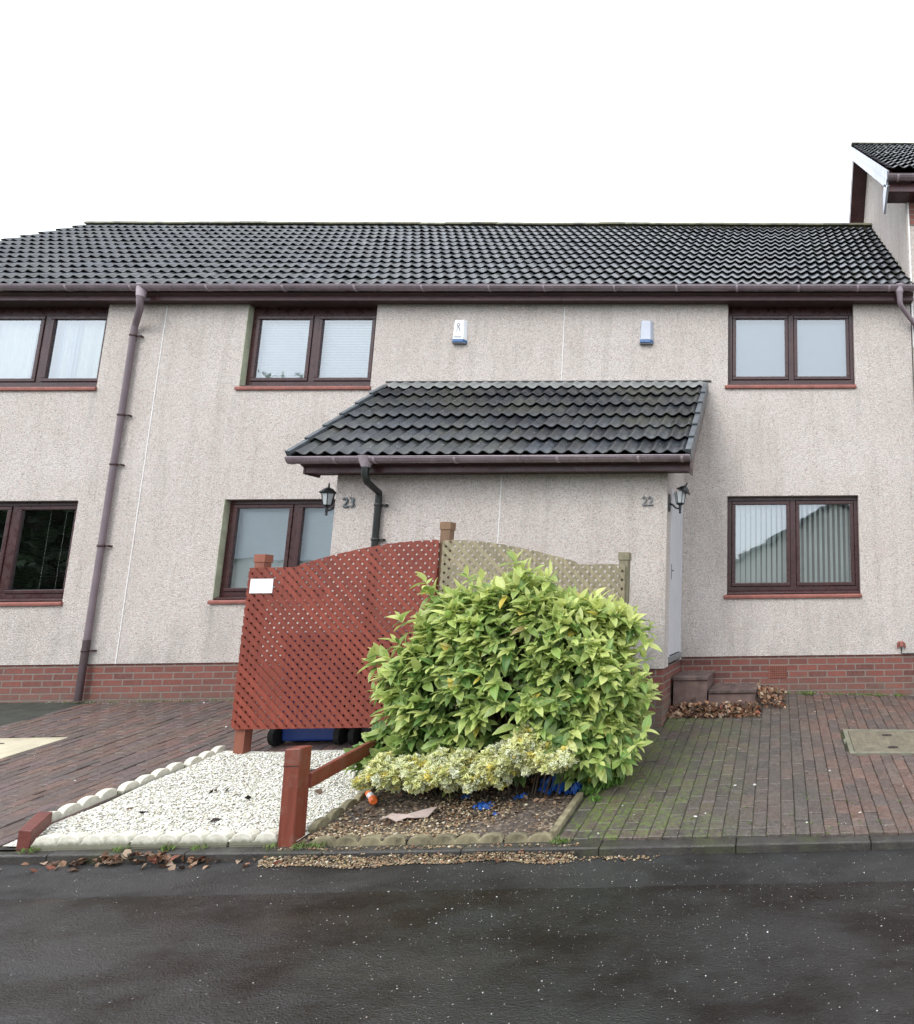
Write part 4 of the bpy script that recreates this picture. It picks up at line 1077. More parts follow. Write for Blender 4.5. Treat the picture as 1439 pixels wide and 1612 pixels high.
def lantern(x, sgn, y, z, label, tilt):
    """wall lantern; x = wall face, sgn = direction it sticks out, z = bottom of backplate"""
    t_ = thing('wall_lantern', label, 'wall lantern', (x, y, z)); xo = x + sgn * .125
    b = MB(); V = [(0, -.045, .02), (0, -.055, .09), (0, -.045, .17), (0, 0, .205), (0, .045, .17), (0, .055, .09), (0, .045, .02), (0, 0, -.01)]
    P = [(x, y + a, z + c) for _, a, c in V] + [(x + sgn * .018, y + a * .8, z + .095 + (c - .095) * .85) for _, a, c in V]
    b.poly(P, [tuple(range(7, -1, -1)), tuple(range(8, 16))] + [(i, (i + 1) % 8, 8 + (i + 1) % 8, 8 + i) for i in range(8)])
    b.build('backplate', 'black_metal', t_, bevel=.003)
    b = MB(); pts = [(x + sgn * .01, y, z + .09), (x + sgn * .045, y, z + .075), (x + sgn * .075, y, z + .045), (x + sgn * .10, y, z + .035), (xo, y, z + .04)]
    b.tube(pts, [.013, .011, .010, .010, .012], 8); b.build('arm', 'black_metal', t_, smooth=True)
    b = MB(); b.lathe([(.008, -.02), (.015, -.012), (.010, .0), (.014, .03), (.016, .07), (.040, .082), (.043, .094)], xo, y, 12, z=z); b.build('cup', 'black_metal', t_)
    b = MB(); b.lathe([(.040, .096), (.060, .215), (.0595, .216), (.0395, .097)], xo, y, 6, z=z); b.build('glass', 'lamp_glass', t_)
    b = MB()
    for k in range(6):
        a = 2 * math.pi * k / 6; b.tube([(xo + .042 * math.cos(a), y + .042 * math.sin(a), z + .094), (xo + .063 * math.cos(a), y + .063 * math.sin(a), z + .217)], .0045, 5)
    b.build('cage', 'black_metal', t_)
    b = MB(); M_ = Matrix.Translation((xo + (sgn * .03 if tilt else 0), y, z + .222)) @ Matrix.Rotation(R(tilt), 4, 'Y')
    b.lathe([(.082, 0), (.085, .008), (.060, .030), (.050, .045), (.022, .062), (.008, .070), (.010, .080), (.006, .095), (.009, .103), (.003, .112)], 0, 0, 8, M=M_)
    b.build('lid', 'black_metal', t_)
    b = MB(); b.lathe([(.014, .10), (.016, .14), (.026, .17), (.024, .20), (.008, .212)], xo, y, 10, z=z); b.build('bulb', 'mist_white', t_, smooth=True)
lantern(PX1, 1, YP + .10, 2.655, 'black wall lantern with its lid knocked askew beside the number 22', 24)
lantern(PX0, -1, YP + .06, 2.655, 'black wall lantern with a straight lid beside the number 23', 0)

# covers in the paving
def cover(x0, x1, y0, y1, mat, rim, name, label, metal):
    t_ = thing(name, label, 'drain cover', ((x0 + x1) / 2, y0, zg(x0, y0)))
    def zb(x, y, d): return zg(x, y) + d
    def slabp(xa, xb, ya, yb, lo, hi, b):
        P = [(x, y, zb(x, y, d)) for d in (lo, hi) for x, y in ((xa, ya), (xb, ya), (xb, yb), (xa, yb))]
        b.poly(P, [(0, 3, 2, 1), (4, 5, 6, 7), (0, 1, 5, 4), (1, 2, 6, 5), (2, 3, 7, 6), (3, 0, 4, 7)])
    k = .045 if metal else .02
    b = MB(); slabp(x0, x1, y0, y0 + k * .6, -.05, .010, b); slabp(x0, x1, y1 - k * .6, y1, -.05, .010, b); slabp(x0, x0 + k, y0 + k * .6, y1 - k * .6, -.05, .010, b); slabp(x1 - k, x1, y0 + k * .6, y1 - k * .6, -.05, .010, b)
    if metal: slabp(x0 - .022, x0, y0 + .30, y0 + .36, -.02, .010, b)
    b.build('rim', rim, t_, bevel=.003)
    b = MB(); slabp(x0 + k + .006, x1 - k - .006, y0 + k * .6 + .005, y1 - k * .6 - .005, -.05, .004, b)
    pl = b.build('plate', mat, t_, bevel=.003)
    for hx, hy in (((x0 + .42, y0 + .15), (x0 + .42, y0 + .48)) if metal else ((x0 + .42, y0 + .37), (x0 + .50, y0 + .385))):
        b = MB(); nn = 14
        b.poly([(hx + (.05 if metal else .035) * math.cos(2 * math.pi * q / nn), hy + (.025 if metal else .012) * math.sin(2 * math.pi * q / nn), zb(hx, hy + (.025 if metal else .012) * math.sin(2 * math.pi * q / nn), .0085)) for q in range(nn)], [tuple(range(nn))])
        b.build('hole', 'dark_hole', pl, recalc=False)
cover(*coverR, 'cover_metal', 'cover_rim', 'drain_cover', 'rusty patterned metal cover with two key holes in the right drive', True)
cover(*coverL, 'cover_concrete', 'cover_concrete', 'drain_cover', 'pale concrete-filled cover set in the left drive at the frame edge', False)

# ------------------------------------------------------------ lattice fence
YF = 6.15
FE = thing('lattice_fence', 'arched lattice fence, red stained left panel and weathered right panel, between three posts', 'fence', (-3.23, YF + .07, .3))
def arch_top(x, xa, xb, mirror):
    """flat shoulder then a curve rising to the middle post"""
    u = (x - xa) / (xb - xa)
    if mirror: u = 1 - u
    if u < .245: return 2.034
    q = (u - .245) / .755
    return 2.034 + .012 + (2.285 - 2.046) * (math.sin(min(1, q) * math.pi / 2) ** .92) - .03 * math.exp(-((u - .245) / .012) ** 2)
def lattice(xa, xb, zb, mirror, mat, y0):
    b = MB(); pitch = .0845; wd = .0565 if not mirror else .052; th_ = .008
    def inside(x, z): return xa <= x <= xb and zb <= z <= arch_top(x, xa, xb, mirror)
    def clip(c, sg):
        # line x = c - sg*z*... running at 45 degrees, param z
        pts = [zz for zz in np.arange(zb, 2.34, .006) if inside(c - sg * (zz - zb), zz)]
        return (pts[0], pts[-1]) if len(pts) > 1 else None
    for layer, sg in ((0, 1), (1, -1)):
        ya = y0 + layer * th_ + (.0002 if layer else 0)
        c = xa - 2.5 + (0 if layer == 0 else .03)
        while c < xb + 2.5:
            e1 = clip(c, sg); e2 = clip(c + wd * (1), sg)
            if e1 and e2:
                j = random.uniform(-.0015, .0015)
                A = (c - sg * (e1[0] - zb), e1[0]); B = (c - sg * (e1[1] - zb), e1[1])
                C_ = (c + wd - sg * (e2[1] - zb), e2[1]); D_ = (c + wd - sg * (e2[0] - zb), e2[0])
                b.prism([A, D_, C_, B], ya + j, ya + th_ + j, 'Y')
            c += pitch
    return b.build('lattice_panel', mat, FE)
lattice(-5.02, -3.255, .556, False, 'wood_red', YF - .018)
lattice(-3.225, -1.475, .545, True, 'wood_grey', YF - .018)
# hidden back frames of the panels
for xa, xb, mt in ((-5.02, -3.255, 'wood_red'), (-3.225, -1.475, 'wood_grey')):
    b = MB(); b.box(xa + .001, xa + .022, YF, YF + .016, .575, 2.02); b.box(xb - .022, xb - .001, YF, YF + .016, .575, 2.02); b.box(xa + .022, xb - .022, YF, YF + .016, .563, .582)
    b.build('panel_frame', mt, FE)
for xc, zt, mt in ((-4.955, 2.115, 'wood_orange_post'), (-3.225, 2.415, 'wood_brown_post'), (-1.50, 2.105, 'wood_grey_post')):
    b = MB(); b.box(xc - .045, xc + .045, YF + .0165, YF + .107, .2, zt); p = b.build('post', mt, FE, bevel=.004)
    b = MB(); b.box(xc - .052, xc + .052, YF + .010, YF + .114, zt - .03, zt + .045); b.poly([(xc - .048, YF + .014, zt + .0455), (xc + .048, YF + .014, zt + .0455), (xc + .048, YF + .11, zt + .0455), (xc - .048, YF + .11, zt + .0455), (xc, YF + .062, zt + .052)], [(0, 1, 4), (1, 2, 4), (2, 3, 4), (3, 0, 4)])
    b.build('post_cap', mt, p, bevel=.003)
b = MB(); b.box(-4.985, -4.775, YF - .024, YF - .0215, 1.79, 1.925)
o = b.build('paper_notice', 'paper'); o.rotation_euler = (0, 0, 0); tag(o, 'blank white paper notice pinned to the red lattice panel', 'notice')

# front post with sloping rail
PR = thing('post_and_rail', 'red stained timber post by the kerb with a rail running back into the bush', 'post', (-3.27, 4.64, .08))
b = MB(); M_ = Matrix.Translation((-3.27, 4.64, 0)) @ Matrix.Rotation(R(-1.4), 4, 'Y') @ Matrix.Translation((3.27, -4.64, 0))
b.box(-3.348, -3.245, 4.575, 4.690, -.05, .69, M_); po = b.build('post', 'wood_red_post', PR, bevel=.007)
b = MB(); b.box(-3.346, -3.247, 4.572, 4.5735, .575, .580, M_); b.build('groove', 'dark_hole', po)
b = MB(); b.prism([(4.685, .405), (6.14, .600), (6.14, .695), (4.685, .505)], -3.275, -3.240, 'X'); b.build('rail', 'wood_red_post', PR, bevel=.004)

# ------------------------------------------------------------ wheelie bins behind the fence
def bin_(xc, w_, yb, mat, lid, label, h=1.07):
    z0 = zg(xc, yb) + .0; t_ = thing('wheelie_bin', label, 'wheelie bin', (xc, yb, z0), 'wheeled bins standing behind the fence')
    b = MB(); a, c = w_ / 2 * .82, w_ / 2
    V = [(xc - a, yb + .06, z0 + .04), (xc + a, yb + .06, z0 + .04), (xc + a, yb + .34, z0 + .04), (xc - a, yb + .34, z0 + .04),
         (xc - c, yb + .01, z0 + h - .07), (xc + c, yb + .01, z0 + h - .07), (xc + c, yb + .41, z0 + h - .07), (xc - c, yb + .41, z0 + h - .07)]
    b.poly(V, [(0, 3, 2, 1), (4, 5, 6, 7), (0, 1, 5, 4), (1, 2, 6, 5), (2, 3, 7, 6), (3, 0, 4, 7)]); b.build('body', mat, t_, bevel=.02)
    b = MB(); b.prism([(yb - .01, z0 + h - .069), (yb + .42, z0 + h - .069), (yb + .41, z0 + h - .03), (yb + .05, z0 + h), (yb - .01, z0 + h - .03)], xc - c - .012, xc + c + .012, 'X'); b.build('lid', lid, t_, bevel=.008)
    b = MB(); b.tube([(xc - c * .8, yb - .02, z0 + h - .09), (xc + c * .8, yb - .02, z0 + h - .09)], .014, 8); b.build('handle', lid, t_)
    for s_ in (-1, 1):
        b = MB(); b.tube([(xc + s_ * (c - .03), yb + .08, z0 + .1), (xc + s_ * (c + .02), yb + .08, z0 + .1)], .1, 20); b.build('wheel', 'rubber', t_)
    return t_
bin_(-4.52, .62, 6.375, 'bin_blue', 'bin_blue_dark', 'blue wheelie bin behind the red lattice, nearest the left post')
bin_(-3.80, .56, 6.375, 'bin_dark', 'bin_blue_dark', 'dark wheelie bin behind the red lattice, partly hidden by the bush')

# ------------------------------------------------------------ leaves
def leaf_base(L_, W_, fold, droop, ny=4):
    """leaf along +Y, normal +Z; grid of 3 columns x (ny+1) rows, returns verts, quads, lc"""
    V = []; LC = []
    for j in range(ny + 1):
        t_ = j / ny
        wdt = W_ * (math.sin(math.pi * min(1, t_ * .97 + .02) ** .82) ** .85) * .5 + .0006
        z = -droop * t_ * t_; y = L_ * t_ * (1 - .12 * t_ * droop / L_)
        for k, sx in enumerate((-1, 0, 1)):
            V.append((sx * wdt, y, z + (fold * wdt if sx else 0))); LC.append((abs(sx), t_))
    F = [(j * 3 + k, j * 3 + k + 1, (j + 1) * 3 + k + 1, (j + 1) * 3 + k) for j in range(ny) for k in range(2)]
    return np.array(V), F, np.array(LC)
def frames(dirs, up, roll=.5):
    """rotation matrices whose Y column is dir and Z is close to up"""
    d = dirs / np.linalg.norm(dirs, axis=1)[:, None]
    u = up + rng.normal(0, roll, d.shape) * .5; xx = np.cross(d, u); xx /= np.linalg.norm(xx, axis=1)[:, None]
    zz = np.cross(xx, d); return np.stack([xx, d, zz], axis=2)

# --- variegated laurel
LB = thing('laurel_bush', 'big rounded bush with long yellow-green variegated leaves in front of the fence', 'bush', (-2.2, 5.65, .28))
tips, dirs_, inner = [], [], []
cx0, cy0, cz0 = -2.17, 5.62, .98
def half_w(z):
    # silhouette: wide at the base, narrowing to the flat rounded top
    zl = np.clip((z - .30) / (1.77 - .30), 0, 1)
    left = np.interp(zl, [0, .12, .35, .6, .8, .92, 1], [1.13, 1.16, 1.08, .97, .89, .78, .52])
    right = np.interp(zl, [0, .12, .35, .6, .8, .92, 1], [.84, .99, 1.0, .97, .95, .82, .55])
    depth = np.interp(zl, [0, .15, .5, .8, 1], [.42, .50, .52, .46, .26])
    return left, right, depth
NT_ = 1250
z_ = .30 + 1.44 * rng.uniform(0, 1, NT_) ** .92
ang = rng.uniform(-math.pi, math.pi, NT_); front = rng.uniform(0, 1, NT_) < .72
ang = np.where(front, -np.abs(ang), np.abs(ang))
l_, r_, d_ = half_w(z_)
ca, sa = np.cos(ang), np.sin(ang)
e = 2.0 / 2.9
ux = np.sign(ca) * np.abs(ca) ** e; uy = np.sign(sa) * np.abs(sa) ** e
shell = np.where(rng.uniform(0, 1, NT_) < .62, rng.uniform(.90, 1.04, NT_), rng.uniform(.62, .9, NT_))
lump = 1 + .09 * np.sin(z_ * 8 + ang * 3) + .07 * np.sin(ang * 7 + z_ * 6) - .04
X = cx0 + np.where(ux < 0, l_, r_) * ux * shell * lump; Y = cy0 + d_ * uy * shell * lump; Z = z_ + rng.normal(0, .03, NT_)
nrm = np.stack([ux * .8, uy, np.interp(z_, [.3, .8, 1.5, 1.86], [-.15, .25, .6, 1.6])], 1)
# extra tips over the top
NT2 = 230
a2 = rng.uniform(0, 2 * math.pi, NT2); q = np.sqrt(rng.uniform(0, 1, NT2))
X2 = cx0 + .08 + .98 * np.cos(a2) * q; Y2 = cy0 + .36 * np.sin(a2) * q
Z2 = 1.76 - .12 * q ** 3 + rng.normal(0, .055, NT2) + .06 * np.sin(X2 * 8 + 1) + .05 * np.exp(-((X2 + 2.2) / .25) ** 2)
X = np.concatenate([X, X2]); Y = np.concatenate([Y, Y2]); Z = np.concatenate([Z, Z2]); nrm = np.concatenate([nrm, np.stack([np.cos(a2) * q * .5, np.sin(a2) * q * .6 - .3, np.full(NT2, 1.5)], 1)])
shell = np.concatenate([shell, np.full(NT2, 1.0)])
# sprigs that stick out of the outline
spr = [(-2.20, 5.35, 2.03), (-2.17, 5.38, 1.96), (-2.10, 5.4, 1.93), (-2.98, 5.42, 1.86), (-2.96, 5.45, 1.76), (-3.28, 5.35, 1.28), (-3.33, 5.38, 1.20), (-1.95, 5.4, 1.90), (-1.16, 5.5, 1.56), (-1.12, 5.5, 1.50), (-1.14, 5.5, 1.36),
       (-3.12, 5.35, 1.55), (-3.30, 5.40, .98), (-1.10, 5.42, 1.18), (-1.08, 5.40, .98), (-2.62, 5.4, 1.90), (-3.30, 5.42, .62), (-1.12, 5.2, .62), (-1.05, 5.22, .72), (-1.2, 5.15, .52)]
S_ = np.array(spr); X = np.concatenate([X, S_[:, 0]]); Y = np.concatenate([Y, S_[:, 1]]); Z = np.concatenate([Z, S_[:, 2]])
nrm = np.concatenate([nrm, np.stack([(S_[:, 0] - cx0) * .6, np.full(len(S_), -.5), np.full(len(S_), 1.0)], 1)]); shell = np.concatenate([shell, np.full(len(S_), 1.05)])
nrm /= np.linalg.norm(nrm, axis=1)[:, None]
Z = .30 + (Z - .30) * (1 - .13 * np.clip((X + 1.98) / .6, 0, 1))
tipP = np.stack([X, Y, Z], 1)
Dl, Pl, Ul, Cl, Sl, Vl = [], [], [], [], [], []
for i in range(len(tipP)):
    k = rng.integers(6, 10); nn_ = nrm[i] + rng.normal(0, .28, 3); nn_ /= np.linalg.norm(nn_)
    a_ = np.cross(nn_, [0.1, .2, 1]); a_ /= np.linalg.norm(a_); b_ = np.cross(nn_, a_); ph = rng.uniform(0, 6.28)
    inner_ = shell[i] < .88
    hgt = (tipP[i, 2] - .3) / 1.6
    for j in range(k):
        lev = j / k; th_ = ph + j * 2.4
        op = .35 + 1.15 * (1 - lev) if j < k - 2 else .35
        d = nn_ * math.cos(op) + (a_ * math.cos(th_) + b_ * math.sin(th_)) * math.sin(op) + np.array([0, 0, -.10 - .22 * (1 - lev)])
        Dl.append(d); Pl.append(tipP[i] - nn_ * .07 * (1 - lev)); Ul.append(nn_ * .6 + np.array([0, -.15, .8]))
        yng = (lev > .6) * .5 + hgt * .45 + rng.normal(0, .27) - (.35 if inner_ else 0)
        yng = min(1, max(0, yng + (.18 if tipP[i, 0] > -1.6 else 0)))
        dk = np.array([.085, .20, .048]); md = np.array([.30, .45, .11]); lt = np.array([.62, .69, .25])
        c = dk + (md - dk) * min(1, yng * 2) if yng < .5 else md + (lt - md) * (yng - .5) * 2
        if rng.uniform() < .012: c = np.array([.62, .46, .06]) if rng.uniform() < .6 else np.array([.20, .12, .05])
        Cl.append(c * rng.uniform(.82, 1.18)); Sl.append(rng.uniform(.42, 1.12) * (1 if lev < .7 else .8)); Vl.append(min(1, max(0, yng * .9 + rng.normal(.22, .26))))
Dl, Pl, Ul, Cl, Sl, Vl = map(np.array, (Dl, Pl, Ul, Cl, Sl, Vl))
var = rng.integers(0, 3, len(Dl))
allM = frames(Dl, Ul)
meshes = []
for k, (fold, droop) in enumerate(((.35, .02), (.5, .045), (.2, .035))):
    s = var == k; bv, bf, lc = leaf_base(.156, .066, fold, droop)
    A = allM[s] * (Sl[s][:, None, None])
    M4 = np.concatenate([A, Pl[s][:, :, None]], axis=2)
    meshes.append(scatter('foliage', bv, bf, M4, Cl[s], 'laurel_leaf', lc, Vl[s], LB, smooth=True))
# merge the three variants into one foliage mesh
def join(objs, name):
    bm = bmesh.new()
    for o in objs: bm.from_mesh(o.data)
    me = objs[0].data
    bm.to_mesh(me); bm.free()
    for o in objs[1:]: bpy.data.objects.remove(o)
    objs[0].name = name
    return objs[0]
join(meshes, 'foliage')
b = MB()
for i in rng.choice(len(tipP), 190, replace=False):
    p = Vector(tipP[i]); r0 = Vector((cx0 + (p.x - cx0) * .28, 5.68 + random.uniform(-.1, .15), zg(-2, 5.6) - .02)); m1 = r0.lerp(p, .55) + Vector((0, 0, -.05 + .15 * random.random()))
    b.tube([r0, m1, p - Vector(nrm[i]) * .03], [.011, .007, .003], 5, False)
b.build('stem', 'stem_brown', LB)

# --- variegated euonymus along the front
EB = thing('euonymus_shrub', 'low shrub with small cream and yellow edged leaves along the foot of the bush', 'shrub', (-2.35, 5.1, .17))
def eu_top(x): return np.interp(x, [-3.16, -3.0, -2.75, -2.5, -2.3, -2.12, -1.98, -1.90, -1.82, -1.72, -1.62, -1.53], [.46, .53, .50, .56, .53, .60, .70, .73, .61, .55, .60, .50])
def eu_bot(x): return np.interp(x, [-3.22, -2.9, -2.6, -2.3, -2.05, -1.95, -1.75, -1.53], [.35, .31, .295, .29, .31, .40, .43, .44])
NE = 1250
xe = rng.uniform(-3.10, -1.57, NE); te = rng.uniform(0, 1, NE) ** .85
cl_ = np.sin(xe * 23) * np.sin(te * 5 + xe * 9)
ye = 5.07 - .05 * cl_ - .14 * np.sin(np.pi * te) + rng.normal(0, .025, NE) + .05 * te; ze = eu_bot(xe) + (eu_top(xe) - eu_bot(xe)) * te + .02 * np.sin(xe * 31)
ne = np.stack([rng.normal(0, .25, NE), np.full(NE, -.8), te * 1.4 - .1], 1); ne /= np.linalg.norm(ne, axis=1)[:, None]
Dl, Pl, Ul, Cl, Sl = [], [], [], [], []
EC = [(.86, .82, .42), (.88, .86, .58), (.76, .74, .30), (.82, .64, .12), (.89, .88, .70)]
for i in range(NE):
    k = 9; nn_ = ne[i] + rng.normal(0, .35, 3); nn_ /= np.linalg.norm(nn_); a_ = np.cross(nn_, [.1, .2, 1]); a_ /= np.linalg.norm(a_); b_ = np.cross(nn_, a_); ph = rng.uniform(0, 6.28)
    base = np.array(EC[rng.choice(5, p=[.36, .22, .2, .10, .12])])
    for j in range(k):
        op = .4 + 1.0 * (1 - j / k); th_ = ph + j * 2.4
        Dl.append(nn_ * math.cos(op) + (a_ * math.cos(th_) + b_ * math.sin(th_)) * math.sin(op)); Pl.append(np.array([xe[i], ye[i], ze[i]]) - nn_ * .03 * (1 - j / k)); Ul.append(nn_ + np.array([0, 0, .3]))
        Cl.append(base * rng.uniform(.85, 1.12)); Sl.append(rng.uniform(.7, 1.25))
Dl, Pl, Ul, Cl, Sl = map(np.array, (Dl, Pl, Ul, Cl, Sl))
bv, bf, lc = leaf_base(.038, .022, .35, .006, 3)
M4 = np.concatenate([frames(Dl, Ul) * Sl[:, None, None], Pl[:, :, None]], axis=2)
scatter('foliage', bv, bf, M4, np.clip(Cl, 0, .9), 'euonymus_leaf', lc, np.zeros(len(Dl)), EB, smooth=True)
b = MB()
for i in range(0, NE, 40):
    r0 = Vector((xe[i] * .8 - .47, 5.2, zg(-2, 5.2))); p = Vector((xe[i], ye[i] + .02, ze[i])); b.tube([r0, r0.lerp(p, .5) + Vector((0, .02, .03)), p], [.006, .004, .002], 4, False)
b.build('stem', 'stem_brown', EB)

# --- dead leaves
def litter(P, size, cols, name, label):
    n = len(P); bv, bf, lc = leaf_base(1.0, .62, .5, .25, 3)
    bv = bv + np.array([0, -.5, 0])
    th_ = rng.uniform(0, 6.28, n); el = rng.normal(0, .55, n)
    d = np.stack([np.cos(th_) * np.cos(el), np.sin(th_) * np.cos(el), np.sin(el)], 1)
    A = frames(d, np.tile([0, 0, 1.0], (n, 1)), .9) * np.asarray(size)[:, None, None]
    o = scatter(name, bv, bf, np.concatenate([A, P[:, :, None]], axis=2), cols, 'dead_leaf', lc, np.zeros(n))
    return tag(o, label, 'fallen leaves', kind='stuff')
LCOL = [(.24, .125, .07), (.15, .078, .045), (.30, .19, .12), (.36, .27, .19), (.22, .075, .045), (.085, .05, .036)]
n = 620
px_ = rng.uniform(-1.28, -.22, n); dd = rng.uniform(0, 1, n)
py_ = 7.30 - dd * .24; pz = zgv(px_, py_) + .01 + (1 - dd) * rng.uniform(0, .115, n) * np.interp(px_, [-1.28, -1.0, -.6, -.3, -.22], [.5, 1, .9, .9, .4])
P = np.stack([px_, py_, pz], 1)
n2 = 170; x2 = rng.uniform(-.26, .06, n2); y2 = 7.36 + rng.uniform(0, .55, n2)
P2 = np.stack([x2, y2, zgv(x2, y2) + .01 + rng.uniform(0, .17, n2) * np.interp(x2, [-.26, -.1, .06], [1, .7, .05])], 1)
n3 = 60; P3 = np.stack([rng.uniform(-1.15, -.8, n3), rng.uniform(7.5, 7.95, n3), np.full(n3, .852)], 1); n3b = 40; P4 = np.stack([rng.uniform(-.8, -.3, n3b), rng.uniform(7.6, 7.96, n3b), np.full(n3b, .706)], 1)
P = np.concatenate([P, P2]); n = len(P)
litter(P, rng.uniform(.035, .085, n), pal(n, LCOL, [4, 3, 4, 3, 1.5, 2], .25), 'fallen_leaves', 'heap of brown and rust leaves against the doorsteps of number 22')
n = 110
xg = rng.normal(-4.15, .27, n); P = np.stack([xg, 4.53 - np.abs(rng.normal(0, .035, n)), rng.uniform(.008, .06, n) * np.exp(-((xg + 4.15) / .45) ** 2) + .006], 1)
P = np.concatenate([P, np.stack([rng.uniform(-5.0, -1.0, 45), 4.40 + rng.uniform(0, .08, 45), np.full(45, .008)], 1)]); n = len(P)
litter(P, rng.uniform(.03, .07, n), pal(n, LCOL, [4, 4, 2, 2, 2, 2], .25), 'fallen_leaves', 'wet brown leaves lying in the gutter below the white edging')
n = 230
P = np.stack([rng.uniform(-3.15, -1.6, n), 4.75 + rng.uniform(0, 1, n) ** .8 * .75, np.zeros(n)], 1); P[:, 2] = zgv(P[:, 0], P[:, 1]) + .016
litter(P, rng.uniform(.022, .065, n), pal(n, [(.09, .055, .035), (.16, .09, .05), (.24, .16, .10), (.05, .035, .025), (.30, .13, .06)], [4, 4, 2, 4, 1], .25), 'leaf_litter', 'dark leaf litter on the soil under the bushes')
P = np.array([(-4.62, 4.99, 0), (-4.35, 5.35, 0), (-4.05, 5.2, 0), (-3.95, 5.7, 0), (-4.8, 5.05, 0), (-4.45, 5.32, 0), (-3.75, 5.72, 0), (-4.25, 6.05, 0), (-3.65, 6.1, 0), (-4.0, 4.86, 0), (-4.42, 5.34, 0), (-3.6, 5.3, 0), (-3.42, 5.55, 0), (-3.40, 5.62, 0), (-3.9, 5.98, 0)])
P[:, 2] = zgv(P[:, 0], P[:, 1]) + .035; n = len(P)
litter(P, rng.uniform(.05, .085, n), pal(n, [(.015, .014, .012), (.04, .03, .025), (.10, .06, .035)], [4, 2, 1]), 'fallen_leaves', 'a few blackened leaves scattered on the white chippings')

# --- weeds and moss tufts
def weeds(name, spots, label, h=.05, cols=((.09, .19, .03), (.14, .26, .05), (.06, .13, .02)), per=36):
    Dl, Pl, Sl = [], [], []
    for x, y, r_, hh in spots:
        for k in range(int(per * r_ / .05)):
            a = rng.uniform(0, 6.28); q = math.sqrt(rng.uniform(0, 1)) * r_
            Pl.append((x + q * math.cos(a), y + q * math.sin(a), zg(x, y) - .004 if y > 4.58 else (.066 if y > 4.49 else .002)))
            Dl.append((rng.normal(0, .5), rng.normal(0, .5), .9)); Sl.append(hh * rng.uniform(.5, 1.2))
    Dl, Pl, Sl = map(np.array, (Dl, Pl, Sl)); n = len(Dl); bv, bf, lc = leaf_base(1.0, .28, .3, .25, 2)
    o = scatter(name, bv, bf, np.concatenate([frames(Dl, np.tile([0, -1.0, .3], (n, 1)), .9) * Sl[:, None, None], Pl[:, :, None]], axis=2), pal(n, cols, [1] * len(cols), .25), 'weed_leaf', lc, np.zeros(n))
    return tag(o, label, 'weeds', kind='stuff')
sp_ = [(-1.46, 5.40, .10, .09), (-1.42, 5.52, .10, .11), (-1.50, 5.28, .07, .06), (-1.35, 5.45, .07, .07), (-1.42, 5.15, .05, .04)]
weeds('weeds', sp_, 'green ferny weeds growing at the right foot of the bush', per=60)
sp_ = []
for k in range(70):
    sp_.append((rng.uniform(-1.4, 1.6), rng.uniform(4.62, 5.25), .012, .014))
for k in range(26): sp_.append((rng.uniform(-1.2, 1.6), 4.592, .015, .012))
for k in range(60): sp_.append((rng.uniform(-.1, 2), 7.955, .02, .025))
sp_ += [(.30, 7.93, .05, .05), (.36, 7.93, .05, .05), (1.45, 7.94, .05, .04), (1.2, 7.94, .05, .04)]
for k in range(60): sp_.append((rng.uniform(-8.5, -5.2), 7.955, .018, .02))
for x in (-4.93, -3.85, -3.2, -3.15, -3.05, -3.38, -4.05, -4.35, -1.5, -1.45): sp_.append((x, 4.56, .045, .035))
weeds('moss_tufts', sp_, 'small green moss and weed tufts along the kerb and paving joints', per=44, cols=((.10, .17, .03), (.14, .22, .05), (.08, .11, .03), (.16, .15, .07)))
# pale chippings along the foot of the wall
n = 900
x_ = np.concatenate([rng.uniform(-8.7, -5.1, 450), rng.uniform(-.1, 2.2, 300), rng.uniform(-1.17, -.3, 150)])
y_ = np.concatenate([7.985 - np.abs(rng.normal(0, .022, 450)), 7.985 - np.abs(rng.normal(0, .03, 300)), 7.96 - np.abs(rng.normal(0, .05, 150))])
z__ = zgv(x_, y_) + .004; z__[750:] = np.where(x_[750:] < -.8, .858, .709)
P = np.stack([x_, y_, z__], 1)
tag(stones('wall_chippings', P, rng.uniform(.005, .014, n), pal(n, [(.5, .47, .40), (.35, .33, .27), (.2, .18, .14)], [2, 2, 2]), 'stone_white'), 'crumbs of fallen roughcast along the foot of the house walls', 'chippings', kind='stuff')

# --- litter in the planter
def crumple(name, cx_, cy_, w_, d_, h_, mat, label, cat, seed, n=14, hole=.0, zoff=0.0):
    rr = random.Random(seed); b = MB(); V = []
    for j in range(n + 1):
        for i in range(n + 1):
            u, v_ = i / n - .5, j / n - .5; k = 1 - .5 * (abs(u * v_) * 4) * rr.random()
            x = cx_ + u * w_ * k + rr.uniform(-.3, .3) * w_ / n; y = cy_ + v_ * d_ * k + rr.uniform(-.3, .3) * d_ / n
            V.append((x, y, zg(x, y) + .012 + zoff + h_ * rr.random() ** 1.5 * (1 - 2.2 * max(abs(u), abs(v_)) ** 2)))
    F = [(j * (n + 1) + i, j * (n + 1) + i + 1, (j + 1) * (n + 1) + i + 1, (j + 1) * (n + 1) + i) for j in range(n) for i in range(n) if rr.random() > hole]
    b.poly(V, F); o = b.build(name, mat); s_ = o.modifiers.new('solid', 'SOLIDIFY'); s_.thickness = .002
    return tag(o, label, cat)
crumple('plastic_sheet', -1.77, 5.32, .26, .22, .17, 'sheet_blue', 'crumpled blue plastic sheet tucked under the right end of the bushes', 'plastic sheet', 3, 12, .25)
crumple('plastic_scrap', -1.62, 5.28, .12, .14, .10, 'sheet_blue', 'torn blue plastic beside the ferny weeds at the planter edge', 'plastic scrap', 4, 9, .25)
crumple('plastic_scrap', -2.21, 5.04, .15, .12, .035, 'sheet_blue', 'largest blue plastic scrap lying open in the middle of the planter', 'plastic scrap', 5, 8, .35)
